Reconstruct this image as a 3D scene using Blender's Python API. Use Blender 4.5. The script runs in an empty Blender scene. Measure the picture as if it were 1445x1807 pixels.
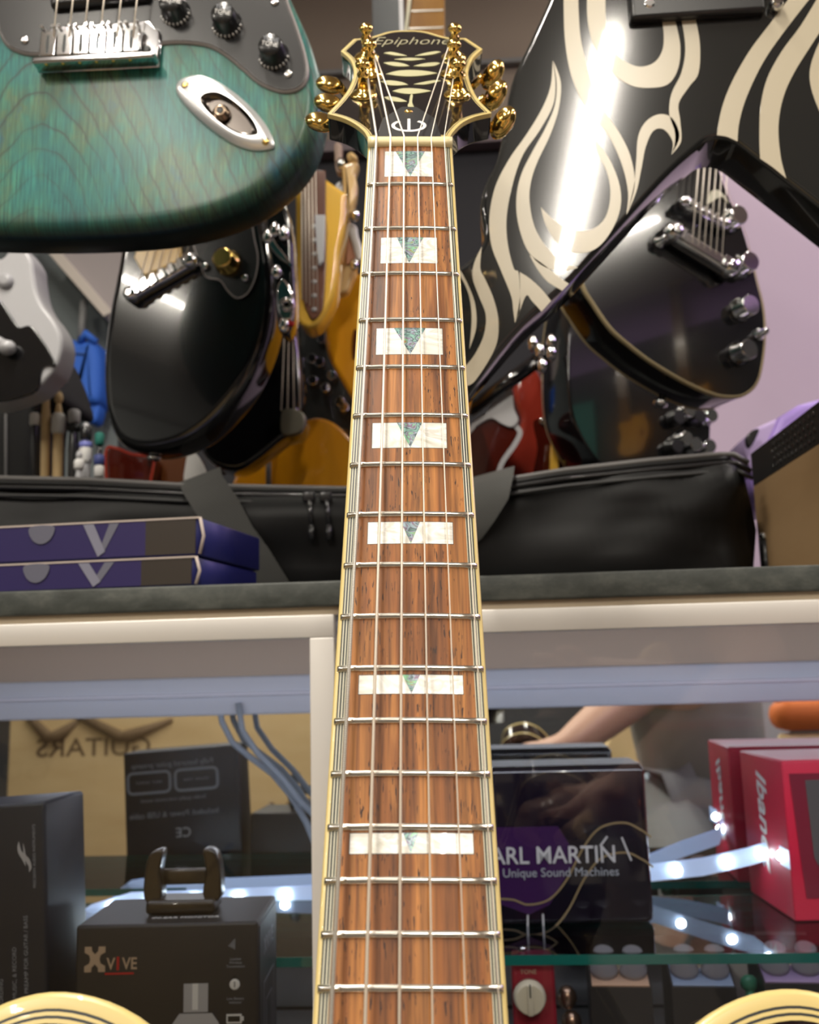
import bpy, bmesh, math, random
from mathutils import Vector, Matrix

# ------------------------------------------------------------------ camera
F = 1690.0; CX = 722.5; CY = 903.5
PITCH, ROLL, YAW = map(math.radians, (9.633, 1.538, 3.577))
CAM = Vector((0, 0, 1.0))
def cam_axes():
    fw = Vector((0, math.cos(PITCH), math.sin(PITCH))); rt = Vector((1, 0, 0)); dn = Vector((0, math.sin(PITCH), -math.cos(PITCH)))
    r2 = math.cos(ROLL)*rt + math.sin(ROLL)*dn; d2 = -math.sin(ROLL)*rt + math.cos(ROLL)*dn
    Z = Matrix.Rotation(YAW, 3, 'Z')
    return Z @ r2, Z @ d2, Z @ fw
RT, DN, FW = cam_axes()
SC = bpy.context.scene
cd = bpy.data.cameras.new('camera'); co = bpy.data.objects.new('camera', cd); SC.collection.objects.link(co)
m = Matrix.Identity(4)
for i in range(3):
    m[i][0] = RT[i]; m[i][1] = -DN[i]; m[i][2] = -FW[i]; m[i][3] = CAM[i]
co.matrix_world = m
cd.sensor_fit = 'HORIZONTAL'; cd.sensor_width = 36; cd.lens = 36*F/1445; cd.clip_start = .01
cd.dof.use_dof = True; cd.dof.focus_distance = .40; cd.dof.aperture_fstop = 19
SC.camera = co
SC.view_settings.view_transform = 'Standard'; SC.view_settings.look = 'None'; SC.view_settings.gamma = 1
SC.view_settings.use_curve_mapping = False; SC.view_settings.exposure = 0.35
# ------------------------------------------------------------------ world and lamps
w = bpy.data.worlds.new('world'); SC.world = w; w.use_nodes = True
w.node_tree.nodes['Background'].inputs[0].default_value = (1, .93, .84, 1)
w.node_tree.nodes['Background'].inputs[1].default_value = .28
def area(name, loc, sx, sy, power, col, rot=(0, 0, 0)):
    l = bpy.data.lights.new(name, 'AREA'); l.shape = 'RECTANGLE'; l.size = sx; l.size_y = sy; l.energy = power; l.color = col
    o = bpy.data.objects.new(name, l); SC.collection.objects.link(o); o.location = loc; o.rotation_euler = rot
    return o
TUBES = [(.47, -2.1, 1.7, 42), (-1.15, -1.9, 1.8, 40), (-.40, .12, 1.3, 32), (1.5, .4, 1.3, 18), (.85, 1.75, .6, 6), (2.7, -1.2, 1.6, 26), (-2.7, -1.2, 1.6, 24)]  # tubes over the main guitar and by both side walls are added fill
for x, y, l, p in TUBES:
    area('tube_lamp_light', (x, y, 2.845), .035, l, p, (1, .93, .82))
area('purple_wash_light', (2.1, 1.2, 2.5), .5, .5, 9, (.72, .5, 1), (0, math.radians(20), 0))
area('cabinet_led_fill', (.1, .775, 1.003), 1.5, .02, .95, (.84, .87, 1), (math.radians(50), 0, 0))  # unseen lamp added under the top to brighten the cabinet header

# ------------------------------------------------------------------ helpers
def link(o): SC.collection.objects.link(o)
def px(x, y, Y):                       # point of the photo at world depth Y
    d = RT*((x-CX)/F) + DN*((y-CY)/F) + FW
    return CAM + d*((Y-CAM.y)/d.y)
class Frame:
    def __init__(s, o, u, n):
        s.o = Vector(o); s.n = Vector(n).normalized(); u = Vector(u); s.u = (u - s.n*u.dot(s.n)).normalized(); s.v = s.n.cross(s.u)
        s.M = Matrix(((s.u.x, s.v.x, s.n.x, s.o.x), (s.u.y, s.v.y, s.n.y, s.o.y), (s.u.z, s.v.z, s.n.z, s.o.z), (0, 0, 0, 1)))
        s.I = s.M.inverted()
    def p(s, x, y, h=0.0):             # photo point on the plane at height h -> local (u,v)
        d = RT*((x-CX)/F) + DN*((y-CY)/F) + FW
        q = s.o + s.n*h; t = (q-CAM).dot(s.n)/d.dot(s.n)
        a = s.I @ (CAM + d*t); return Vector((a.x, a.y))
def upright(x, y, Y, yaw=0, lean=0):   # vertical plane facing the camera, yaw>0 turns its face to the right
    a = math.radians(yaw); b = math.radians(lean)
    n = Vector((math.sin(a)*math.cos(b), -math.cos(a)*math.cos(b), math.sin(b)))
    return Frame(px(x, y, Y), (math.cos(a), math.sin(a), 0), n)
def Z(x0, y0, sc):                     # zoomed-crop coordinates -> photo coordinates
    return lambda L: [(x0+p[0]/sc, y0+p[1]/sc) + tuple(p[2:]) for p in L]
def smooth(P, n=6, closed=True):
    out = []; N = len(P); rng = N if closed else N-1
    for i in range(rng):
        p1 = P[i]; p2 = P[(i+1) % N]
        p0 = P[(i-1) % N] if (closed or i > 0) else p1
        p3 = P[(i+2) % N] if (closed or i < N-2) else p2
        if len(p1) > 2: p0 = p1
        if len(p2) > 2: p3 = p2
        a, b, c, d = (Vector(q[:2]) for q in (p0, p1, p2, p3))
        for k in range(n):
            t = k/n
            out.append(.5*((2*b)+(c-a)*t+(2*a-5*b+4*c-d)*t*t+(3*b-a-3*c+d)*t**3))
    if not closed: out.append(Vector(P[-1][:2]))
    return out
def ccw(L):
    a = sum(L[i-1][0]*L[i][1]-L[i][0]*L[i-1][1] for i in range(len(L)))
    return list(L) if a > 0 else list(reversed(L))
def inset(L, d):                       # L ccw, inward offset
    out = []; N = len(L)
    for i in range(N):
        a, b, c = Vector(L[i-1]), Vector(L[i]), Vector(L[(i+1) % N])
        e1 = (b-a); e2 = (c-b)
        e1 = e1.normalized() if e1.length > 1e-9 else e2.normalized(); e2 = e2.normalized() if e2.length > 1e-9 else e1
        n1 = Vector((-e1.y, e1.x)); n2 = Vector((-e2.y, e2.x)); nn = n1+n2
        if nn.length < .3: nn = n1
        nn.normalize(); k = max(.5, nn.dot(n1)); out.append(b+nn*(d/k))
    return out
class MB:
    def __init__(s): s.b = bmesh.new(); s.mi = 0; s.layer = None
    def f(s, vs, sm=True):
        try:
            q = s.b.faces.new(vs); q.material_index = s.mi; q.smooth = sm; return q
        except ValueError: return None
    def ringgrid(s, rings, closed=True, cap0=False, cap1=False, sm=True):
        R = [[s.b.verts.new(p) for p in r] for r in rings]
        for a, b in zip(R, R[1:]):
            n = len(a)
            for i in range(n if closed else n-1):
                s.f([a[i], a[(i+1) % n], b[(i+1) % n], b[i]], sm)
        if cap0: s.f(list(reversed(R[0])), False)
        if cap1: s.f(R[-1], False)
        return R
    def box(s, c, d, M=None, bev=0):
        x, y, z = (q/2 for q in d); M = M or Matrix.Identity(4)
        if bev <= 0:
            pts = [(-x, -y), (x, -y), (x, y), (-x, y)]
            s.ringgrid([[M @ (Vector(c)+Vector((p[0], p[1], h))) for p in pts] for h in (-z, z)], cap0=True, cap1=True, sm=False)
        else:
            L = []
            for (sx, sy, a0) in ((1, 1, 0), (-1, 1, 90), (-1, -1, 180), (1, -1, 270)):
                for k in range(4):
                    a = math.radians(a0+k*30); L.append(((sx*(x-bev)+bev*math.cos(a)), (sy*(y-bev)+bev*math.sin(a))))
            rg = []
            for k in range(4):
                a = math.radians(k*30); rg.append((bev*(1-math.sin(a)), -z+bev*(1-math.cos(a))))
            rg = [(bev*(1-math.sin(math.radians(k*30))), -z+bev*(1-math.cos(math.radians(k*30)))) for k in range(4)]
            full = [(i, h) for i, h in rg] + [(i, -h) for i, h in reversed(rg)]
            s.ringgrid([[M @ (Vector(c)+Vector((q[0], q[1], h))) for q in inset(L, i)] for i, h in full], cap0=True, cap1=True)
        return s
    def tube(s, P, r, seg=8, caps=True):
        P = [Vector(p) for p in P]; R = r if isinstance(r, (list, tuple)) else [r]*len(P); rings = []; up = None
        for i, p in enumerate(P):
            t = (P[min(i+1, len(P)-1)]-P[max(i-1, 0)]).normalized()
            if up is None: up = t.orthogonal().normalized()
            up = (up - t*up.dot(t)).normalized(); w_ = t.cross(up)
            rings.append([p+(up*math.cos(a)+w_*math.sin(a))*R[i] for a in (2*math.pi*k/seg for k in range(seg))])
        s.ringgrid(rings, cap0=caps, cap1=caps); return s
    def lathe(s, prof, o, ax, seg=20):   # prof [(r,h)] along ax from o
        ax = Vector(ax).normalized(); e = ax.orthogonal().normalized(); g = ax.cross(e); o = Vector(o)
        s.ringgrid([[o+ax*h+(e*math.cos(a)+g*math.sin(a))*max(r, 1e-5) for a in (2*math.pi*k/seg for k in range(seg))] for r, h in prof], cap0=True, cap1=True)
        return s
    def slab(s, L, top, th, r=.003, rb=None, steps=4, M=None):
        L = ccw([tuple(p[:2]) for p in L]); rb = r if rb is None else rb; M = M or Matrix.Identity(4); rg = []
        for k in range(steps+1):
            a = math.pi/2*k/steps; rg.append((rb*(1-math.sin(a)), top-th+rb*(1-math.cos(a))))
        for k in range(steps+1):
            a = math.pi/2*(1-k/steps); rg.append((r*(1-math.sin(a)), top-r*(1-math.cos(a))))
        if r == 0 and rb == 0: rg = [(0, top-th), (0, top)]
        s.ringgrid([[M @ Vector((q[0], q[1], h)) for q in inset(L, i)] for i, h in rg], cap0=True, cap1=True); return s
    def strip(s, L, i0, i1, h, closed=True):
        L = ccw([tuple(p[:2]) for p in L])
        A = inset(L, i0); B = inset(L, i1)
        s.ringgrid([[Vector((q[0], q[1], h)) for q in A], [Vector((q[0], q[1], h)) for q in B]]); return s
    def ball(s, c, r, seg=14, M=None):
        c = Vector(c); r = r if isinstance(r, (tuple, list)) else (r, r, r); M = M or Matrix.Identity(3)
        rings = []
        for j in range(1, seg//2+1):
            pass
        for j in range(seg//2+1):
            a = -math.pi/2+math.pi*j/(seg//2); cr = max(math.cos(a), 1e-4)
            rings.append([c+M @ Vector((r[0]*cr*math.cos(t), r[1]*cr*math.sin(t), r[2]*math.sin(a))) for t in (2*math.pi*k/seg for k in range(seg))])
        s.ringgrid(rings, cap0=True, cap1=True); return s
    def build(s, name, mats, parent=None, M=None, label=None):
        bmesh.ops.recalc_face_normals(s.b, faces=s.b.faces)
        me = bpy.data.meshes.new(name); s.b.to_mesh(me); s.b.free()
        for q in (mats if isinstance(mats, (list, tuple)) else [mats]): me.materials.append(q)
        o = bpy.data.objects.new(name, me); link(o)
        if parent: o.parent = parent
        if M is not None: o.matrix_local = M
        if label: o['label'] = label
        return o
def tag(o, label, cat, group=None, kind=None):
    o['label'] = label; o['category'] = cat
    if group: o['group'] = group
    if kind: o['kind'] = kind
    return o
def thing(name, M, label, cat, group=None):
    o = bpy.data.objects.new(name, None); link(o); o.empty_display_size = .03
    o.matrix_world = M.M if isinstance(M, Frame) else (M if isinstance(M, Matrix) else Matrix.Translation(Vector(M)))
    return tag(o, label, cat, group)
def struct(name, mb, mt, M=None):
    o = mb.build(name, mt, None, M); o['kind'] = 'structure'; return o
def copy_tree(o, parent=None):
    c = o.copy(); link(c)
    if parent: c.parent = parent
    for ch in list(o.children): copy_tree(ch, c)
    return c
def text(name, body, size, mt, parent, M, align='CENTER', ext=.0001, mirror=False, shear=0, sx=1, off=0):
    cu = bpy.data.curves.new(name, 'FONT'); cu.body = body; cu.size = size; cu.extrude = ext; cu.align_x = align; cu.align_y = 'CENTER'; cu.shear = shear; cu.offset = off; cu.resolution_u = 3
    t = bpy.data.objects.new(name, cu); link(t); bpy.context.view_layer.update()
    me = bpy.data.meshes.new_from_object(t); bpy.data.objects.remove(t); me.materials.clear(); me.materials.append(mt)
    me.transform(Matrix.Diagonal(((-1 if mirror else 1)*sx, 1, 1, 1)))
    if mirror: me.flip_normals()
    o = bpy.data.objects.new(name, me); link(o); o.parent = parent; o.matrix_local = M; return o
def TR(x, y, z=0, rot=0): return Matrix.Translation((x, y, z)) @ Matrix.Rotation(math.radians(rot), 4, 'Z')

# ------------------------------------------------------------------ materials
def mat(name, col, rough=.5, metal=0, coat=0, emit=None, es=1, spec=.5, coatr=.03):
    m = bpy.data.materials.new(name); m.use_nodes = True; b = m.node_tree.nodes['Principled BSDF']
    b.inputs['Base Color'].default_value = (*col, 1); b.inputs['Roughness'].default_value = rough; b.inputs['Metallic'].default_value = metal
    b.inputs['Coat Weight'].default_value = coat; b.inputs['Coat Roughness'].default_value = coatr; b.inputs['Specular IOR Level'].default_value = spec
    if emit: b.inputs['Emission Color'].default_value = (*emit, 1); b.inputs['Emission Strength'].default_value = es
    return m
class N:                                # tiny node helper
    def __init__(s, m): s.t = m.node_tree; s.b = s.t.nodes['Principled BSDF']
    def n(s, typ, **kw):
        q = s.t.nodes.new(typ)
        for k, v in kw.items():
            if k.startswith('_'): setattr(q, k[1:], v)
            elif k.startswith('i'): q.inputs[int(k[1:])].default_value = v
        return q
    def l(s, a, b): s.t.links.new(a, b)
    def coord(s, scale=(1, 1, 1), rot=(0, 0, 0)):
        c = s.n('ShaderNodeTexCoord'); mp = s.n('ShaderNodeMapping'); mp.inputs['Scale'].default_value = scale; mp.inputs['Rotation'].default_value = rot
        s.l(c.outputs['Object'], mp.inputs[0]); return mp.outputs[0]
    def noise(s, vec, scale, det=4, rough=.5, dist=0):
        q = s.n('ShaderNodeTexNoise'); q.inputs['Scale'].default_value = scale; q.inputs['Detail'].default_value = det; q.inputs['Roughness'].default_value = rough; q.inputs['Distortion'].default_value = dist
        s.l(vec, q.inputs['Vector']); return q.outputs[0]
    def ramp(s, fac, stops, interp='LINEAR'):
        q = s.n('ShaderNodeValToRGB'); q.color_ramp.interpolation = interp; e = q.color_ramp.elements
        while len(e) < len(stops): e.new(.5)
        for k, (p, c) in enumerate(stops): e[k].position = p; e[k].color = (*c, 1)
        s.l(fac, q.inputs[0]); return q.outputs[0]
    def mix(s, fac, a, b, mode='MIX'):
        q = s.n('ShaderNodeMix', _data_type='RGBA', _blend_type=mode)
        for k, v in ((0, fac), (6, a), (7, b)):
            if hasattr(v, 'is_linked') or hasattr(v, 'links'): s.l(v, q.inputs[k])
            else: q.inputs[k].default_value = v if not isinstance(v, tuple) else (*v, 1)
        return q.outputs[2]
    def math(s, op, a, b=None, c=None):
        q = s.n('ShaderNodeMath', _operation=op)
        for k, v in enumerate((a, b, c)):
            if v is None: continue
            if isinstance(v, (int, float)): q.inputs[k].default_value = v
            else: s.l(v, q.inputs[k])
        return q.outputs[0]
    def bump(s, h, st=.3, d=.001):
        q = s.n('ShaderNodeBump'); q.inputs['Strength'].default_value = st; q.inputs['Distance'].default_value = d; s.l(h, q.inputs['Height']); s.l(q.outputs[0], s.b.inputs['Normal'])
    def base(s, c): s.l(c, s.b.inputs['Base Color'])

K = {}
K['black'] = mat('black_gloss_lacquer', (.006, .006, .007), .12, 0, 1)
K['blackv'] = mat('black_polished_lacquer', (.018, .019, .019), .10, 0, 1)  # base lifted towards grey in place of the ceiling's reflection
K['side'] = mat('dark_tortoise_side', (.012, .004, .006), .12, 0, 1)
K['cream'] = mat('aged_cream_binding', (.62, .485, .19), .32, 0, .25)
K['cream2'] = mat('pale_binding_ply', (.52, .50, .37), .4)
K['blk'] = mat('black_ply', (.01, .012, .012), .4)
K['nut'] = mat('cream_nut', (.80, .68, .38), .35)
K['nickel'] = mat('nickel_fretwire', (.72, .69, .62), .22, 1)
K['string'] = mat('plain_steel_string', (.95, .86, .73), .45, .35)
K['chrome'] = mat('chrome', (.86, .86, .86), .07, 1)
K['satin'] = mat('satin_chrome', (.60, .60, .62), .10, 1)
K['gold'] = mat('gold_plate', (.95, .66, .20), .14, 1)
K['plastic'] = mat('black_plastic', (.012, .012, .013), .30, 0, .3)
K['pg'] = mat('black_pickguard', (.018, .018, .020), .25, 0, .6)
K['pgedge'] = mat('pickguard_white_ply', (.30, .27, .26), .4)
K['white'] = mat('white_print', (.75, .74, .72), .5)
K['dimwhite'] = mat('grey_print', (.30, .32, .36), .5)
K['flame'] = mat('cream_flame_paint', (.58, .515, .385), .25, 0, .8)
K['grey'] = mat('grey_lacquer', (.42, .42, .44), .35, 0, .4)
K['silver'] = mat('silver_paint', (.48, .48, .50), .4, .1)
K['red'] = mat('cherry_lacquer', (.32, .035, .02), .15, 0, 1)
K['redbox'] = mat('crimson_card', (.62, .012, .05), .4)
K['darkred'] = mat('dark_brown_red_lacquer', (.07, .008, .004), .12, 0, 1)
K['blackcard'] = mat('black_card', (.022, .019, .018), .45)
K['navy'] = mat('navy_card', (.007, .013, .026), .4)
K['lidnavy'] = mat('blue_card', (.012, .015, .11), .4)
K['violet'] = mat('violet_card', (.022, .014, .085), .4)
K['brownbox'] = mat('brown_black_card', (.028, .020, .014), .45)
K['edgecard'] = mat('pale_worn_card_edge', (.45, .38, .34), .7)
K['alu'] = mat('brushed_aluminium', (.72, .69, .65), .38, .35)
K['pale'] = mat('pale_painted_trim', (.62, .56, .50), .5)
K['bluebag'] = mat('blue_fabric', (.03, .14, .62), .7)
K['purple'] = mat('purple_plastic', (.42, .28, .75), .4)
K['skin'] = mat('skin', (.62, .36, .25), .5)
K['shirt'] = mat('grey_cotton', (.3, .29, .28), .9)
K['denim'] = mat('washed_black_denim', (.17, .175, .18), .9)
K['hair'] = mat('dark_hair', (.03, .02, .015), .6)
K['xred'] = mat('red_print', (.5, .01, .01), .5)
K['tan'] = mat('tan_print', (.50, .36, .24), .5)
K['pinkred'] = mat('crimson_pedal', (.26, .012, .025), .3, 0, .4)
K['knobcream'] = mat('cream_knob', (.62, .56, .42), .4)
K['knobgrey'] = mat('clear_grey_knob', (.42, .40, .42), .25)
K['led'] = mat('led_emitter', (1, 1, 1), .5, emit=(.85, .97, 1), es=26)
K['ledtape'] = mat('led_tape', (.45, .55, .75), .35, emit=(.50, .65, 1), es=.3)
K['cable'] = mat('grey_blue_cable', (.28, .34, .42), .5)
K['webbing'] = mat('dark_grey_webbing', (.07, .07, .066), .75)
K['wood'] = mat('pale_stick_wood', (.62, .44, .22), .5)
K['steel'] = mat('painted_steel', (.2, .2, .2), .5)
K['felt'] = mat('teal_paper', (.02, .2, .16), .7)
K['mosw'] = mat('diffuser', (1, 1, 1), .5, emit=(1, .93, .82), es=4)

def rosewood():
    m = mat('rosewood', (.2, .07, .02), .46, 0, 0, spec=.3); q = N(m)
    v = q.coord((420, 16, 60)); a = q.noise(v, 1, 5, .6, .6)
    v2 = q.coord((90, 5, 10)); b = q.noise(v2, 1, 4, .55, .8)
    c = q.ramp(b, [(.30, (.10, .034, .010)), (.44, (.23, .080, .019)), (.55, (.36, .148, .038)), (.64, (.26, .092, .023)), (.78, (.11, .036, .012))])
    c = q.mix(.8, c, q.ramp(a, [(.34, (.30, .26, .24)), (.47, (.80, .78, .74)), (.66, (1.4, 1.38, 1.3))]), 'MULTIPLY')
    v3 = q.coord((1500, 150, 60)); p = q.noise(v3, 1, 2, .5)
    mask = q.noise(q.coord((60, 14, 10)), 1, 2)
    pores = q.math('MULTIPLY', q.math('GREATER_THAN', p, .635), q.math('GREATER_THAN', mask, .46))
    c = q.mix(pores, c, (.035, .013, .006)); q.base(c); q.bump(q.math('SUBTRACT', a, pores), .12, .0004); return m
def pearl():
    m = mat('mother_of_pearl', (.8, .8, .75), .18, .05, .7); q = N(m)
    a = q.noise(q.coord((50, 110, 60), (0, 0, .5)), 1, 3, .55, 1.6)
    q.base(q.ramp(a, [(.30, (.56, .54, .46)), (.45, (.74, .73, .68)), (.52, (.86, .86, .83)), (.62, (.60, .58, .52)), (.75, (.80, .79, .76))])); return m
def abalone():
    m = mat('abalone_shell', (.3, .5, .5), .18, .2, .7); q = N(m)
    a = q.noise(q.coord((70, 130, 60), (0, 0, .8)), 1, 2, .5, 3.2)
    q.base(q.ramp(a, [(.30, (.05, .06, .10)), (.38, (.35, .62, .55)), (.46, (.12, .14, .16)), (.52, (.45, .60, .68)), (.57, (.30, .18, .30)), (.63, (.30, .70, .45)), (.72, (.40, .26, .16))])); return m
def ash():
    m = mat('teal_stained_ash', (.05, .25, .24), .45, 0, .25, spec=.3); m.node_tree.nodes['Principled BSDF'].inputs['Coat Roughness'].default_value = .22; q = N(m)
    t = q.n('ShaderNodeTexCoord'); sp = q.n('ShaderNodeSeparateXYZ'); q.l(t.outputs['Object'], sp.inputs[0]); x, y = sp.outputs[0], sp.outputs[1]
    nz = q.noise(q.coord((9, 9, 9)), 1, 3, .5)
    nf = q.noise(q.coord((60, 60, 60)), 1, 2, .5)
    d = q.math('SUBTRACT', x, -.112)
    hyp = q.math('SQRT', q.math('ADD', q.math('MULTIPLY', d, d), .0009))
    g = q.math('ADD', q.math('ADD', y, q.math('MULTIPLY', hyp, 2.4)), q.math('ADD', q.math('MULTIPLY', nz, .075), q.math('MULTIPLY', nf, .007)))
    fr = q.math('FRACT', q.math('MULTIPLY', g, 34))
    line = q.ramp(fr, [(0, (1, 1, 1)), (.05, (.25, .25, .25)), (.25, (.05, .05, .05)), (.8, (0, 0, 0)), (.95, (.35, .35, .35)), (1, (1, 1, 1))])
    lm = q.noise(q.coord((14, 7, 9)), 1, 2); line = q.math('MULTIPLY', line, q.ramp(lm, [(.38, (.25,)*3), (.55, (1,)*3)]))
    col = q.ramp(q.noise(q.coord((16, 10, 9)), 1, 5, .62), [(.28, (.014, .085, .085)), (.42, (.020, .16, .155)), (.52, (.035, .17, .13)), (.60, (.075, .15, .085)), (.70, (.022, .12, .17))])
    fine = q.noise(q.coord((900, 26, 40)), 1, 4, .6)
    col = q.mix(.75, col, q.ramp(fine, [(.3, (.45, .45, .45)), (.5, (.95, .95, .95)), (.66, (2.0, 1.9, 1.6))]), 'MULTIPLY')
    col = q.mix(line, col, (.030, .040, .035))
    at = q.n('ShaderNodeAttribute'); at.attribute_name = 'burst'
    col = q.mix(at.outputs['Fac'], col, (.004, .010, .008)); q.base(col); return m
def card(name, c1, c2, sc=4):
    m = mat(name, c1, .75); q = N(m); q.base(q.ramp(q.noise(q.coord((sc, sc, sc*4)), 1, 4), [(.3, c1), (.7, c2)])); return m
def stone():
    m = mat('dark_speckled_worktop', (.05, .055, .05), .5); q = N(m)
    a = q.noise(q.coord((30, 30, 60)), 1, 7, .7); b = q.noise(q.coord((11, 11, 26)), 1, 5, .7)
    c = q.ramp(a, [(.3, (.020, .024, .020)), (.5, (.048, .054, .048)), (.7, (.095, .100, .088))])
    c = q.mix(q.ramp(b, [(.665, (0, 0, 0)), (.70, (1, 1, 1))]), c, (.22, .13, .07)); q.base(c); return m
def fabric(name, c, sc=900, st=.3, rough=.8):
    m = mat(name, c, rough); q = N(m)
    wv = q.n('ShaderNodeTexWave', _wave_type='BANDS'); wv.inputs['Scale'].default_value = sc/6; q.l(q.coord(rot=(.5, .7, .6)), wv.inputs[0]); q.bump(wv.outputs[1], st, .0005); return m
def vinyl():
    m = mat('black_vinyl', (.0040, .0040, .0042), .46, 0, 0, spec=.28); q = N(m); q.bump(q.noise(q.coord((7, 7, 12)), 1, 2, .4, .3), .5, .012); return m
def amber(name, c1, c2, coat=1):
    m = mat(name, c1, .2, 0, coat); q = N(m); q.base(q.ramp(q.noise(q.coord((22, 3, 8)), 1, 4, .6), [(.3, c1), (.7, c2)])); return m
def wound():
    m = mat('wound_string', (.78, .74, .66), .45, .5); q = N(m)
    wv = q.n('ShaderNodeTexWave', _wave_type='BANDS', _bands_direction='Y'); wv.inputs['Scale'].default_value = 520; q.l(q.coord(), wv.inputs[0])
    q.base(q.ramp(wv.outputs[1], [(0, (.22, .20, .17)), (.5, (.85, .82, .74)), (1, (.9, .87, .8))])); return m
def glass():
    m = bpy.data.materials.new('clear_thin_glass'); m.use_nodes = True; t = m.node_tree; t.nodes.clear()
    o = t.nodes.new('ShaderNodeOutputMaterial'); mx = t.nodes.new('ShaderNodeMixShader'); a = t.nodes.new('ShaderNodeBsdfTransparent'); g = t.nodes.new('ShaderNodeBsdfGlossy'); fr = t.nodes.new('ShaderNodeFresnel')
    fr.inputs[0].default_value = 1.5; g.inputs['Roughness'].default_value = .01; a.inputs[0].default_value = (.97, .98, .975, 1)
    t.links.new(fr.outputs[0], mx.inputs[0]); t.links.new(a.outputs[0], mx.inputs[1]); t.links.new(g.outputs[0], mx.inputs[2]); t.links.new(mx.outputs[0], o.inputs[0]); return m
def wall(name, c, v=.04):
    m = mat(name, c, .8); q = N(m); q.base(q.ramp(q.noise(q.coord((1.5, 1.5, 1.5)), 1, 3), [(.3, tuple(k*(1-v) for k in c)), (.7, tuple(k*(1+v) for k in c))])); return m
K['rose'] = rosewood(); K['pearl'] = pearl(); K['pearl'].node_tree.nodes['Principled BSDF'].inputs['Coat Weight'].default_value = .25; K['pearl'].node_tree.nodes['Principled BSDF'].inputs['Roughness'].default_value = .35; K['aba'] = abalone(); K['ash'] = ash()
K['cardboard'] = card('cardboard', (.36, .22, .10), (.44, .28, .14)); K['carton'] = card('pale_carton', (.70, .50, .25), (.80, .60, .32))
K['stone'] = stone(); K['strap'] = fabric('grey_webbing', (.06, .06, .056)); K['vinyl'] = vinyl()
K['amber'] = amber('amber_top', (.80, .31, .008), (.92, .44, .015)); K['amber2'] = amber('dark_amber_top', (.66, .25, .006), (.82, .36, .01)); K['maple'] = amber('maple', (.66, .43, .17), (.76, .54, .26), .6)
K['yellow'] = amber('yellow_top', (.78, .44, .05), (.85, .52, .08)); K['rosedark'] = amber('dark_rosewood', (.12, .05, .035), (.17, .075, .05), .2)
K['wound'] = wound(); K['glass'] = glass(); K['mirror'] = mat('mirror_glass', (.86, .88, .88), .015, 1)
K['shelfglass'] = K['glass']; K['glassedge'] = mat('green_glass_edge', (.01, .16, .13), .1, 0, 1)
K['mesh'] = mat('black_perforated', (.015, .014, .014), .6)
# ------------------------------------------------------------------ the room
ZC = 2.9; YB = 2.2
struct('floor', MB().box((0, -.6, -.05), (7.2, 8.2, .1)), wall('floor_grey', (.16, .14, .12)))
struct('ceiling', MB().box((0, -.6, ZC+.05), (7.2, 8.2, .1)), wall('ceiling_white', (.62, .56, .50)))
wr = px(1195, 600, YB).x
def wallbox(name, x0, x1, z0, z1, mt, y=YB): struct(name, MB().box(((x0+x1)/2, y+.05, (z0+z1)/2), (x1-x0, .1, z1-z0)), mt)
xl = px(212, 600, YB).x
zr = px(750, 262, YB).z
wallbox('wall_back', -3.6, 3.6, zr, ZC, wall('tan_wall', (.27, .215, .17)))
wallbox('wall_back_lower_grey', -3.6, xl, 0, zr, wall('blue_grey_wall', (.15, .175, .18)))
wallbox('wall_back_lower', xl, wr, 0, zr, wall('dark_slat_wall', (.022, .022, .026)))
wallbox('wall_back_lower_lavender', wr, 3.6, 0, zr, wall('lavender_wall', (.52, .42, .52)))
struct('wall_left', MB().box((-3.55, -.6, (ZC+1.9)/2), (.1, 8.2, ZC-1.9)), wall('grey_wall', (.33, .35, .35)))
struct('trim_4', MB().box((-3.49, -.6, 2.56), (.02, 8.2, .03)), K['steel'])
struct('wall_left_lower', MB().box((-3.55, -.6, .95), (.1, 8.2, 1.9)), wall('dark_grey_wall', (.05, .055, .055)))
struct('wall_right', MB().box((3.55, -.6, (ZC+2.66)/2), (.1, 8.2, ZC-2.66)), wall('lilac_wall', (.42, .28, .58)))
struct('wall_right_lower', MB().box((3.55, -.6, 1.33), (.1, 8.2, 2.66)), wall('black_slat_wall', (.02, .02, .022)))
struct('wall_front', MB().box((0, -4.65, 2.25), (7.2, .1, 1.3)), wall('beige_wall', (.42, .36, .30)))
struct('wall_front_lower', MB().box((0, -4.65, .8), (7.2, .1, 1.6)), wall('charcoal_wall', (.05, .05, .055)))
zt = px(880, 112, YB-.01).z
struct('trim_1', MB().box((.3, YB-.012, zt), (4.5, .02, .012)), K['steel'])
struct('trim_2', MB().box(((xl+wr)/2, YB-.02, zr), (wr-xl, .04, .03)), mat('mauve_rail', (.16, .12, .13), .5))
# sloping pale soffit seen under the hanging guitar at the left
fr = upright(150, 500, YB-.10)
a, b = fr.p(90, 452), fr.p(186, 562); c, d = fr.p(222, 562), fr.p(240, 440); e = fr.p(110, 430)
mb = MB(); mb.slab([a, b, c, d, e], 0, .08, 0, 0); struct('wall_soffit', mb, wall('soffit_grey', (.40, .36, .36)), fr.M)
mb = MB(); dd = (b-a).normalized(); nn = Vector((-dd.y, dd.x))*.024
mb.slab([a-dd*.1, b+dd*.0, b+nn+dd*.004, a+nn-dd*.1], .012, .03, .002); struct('trim_3', mb, K['pale'], fr.M)

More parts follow.
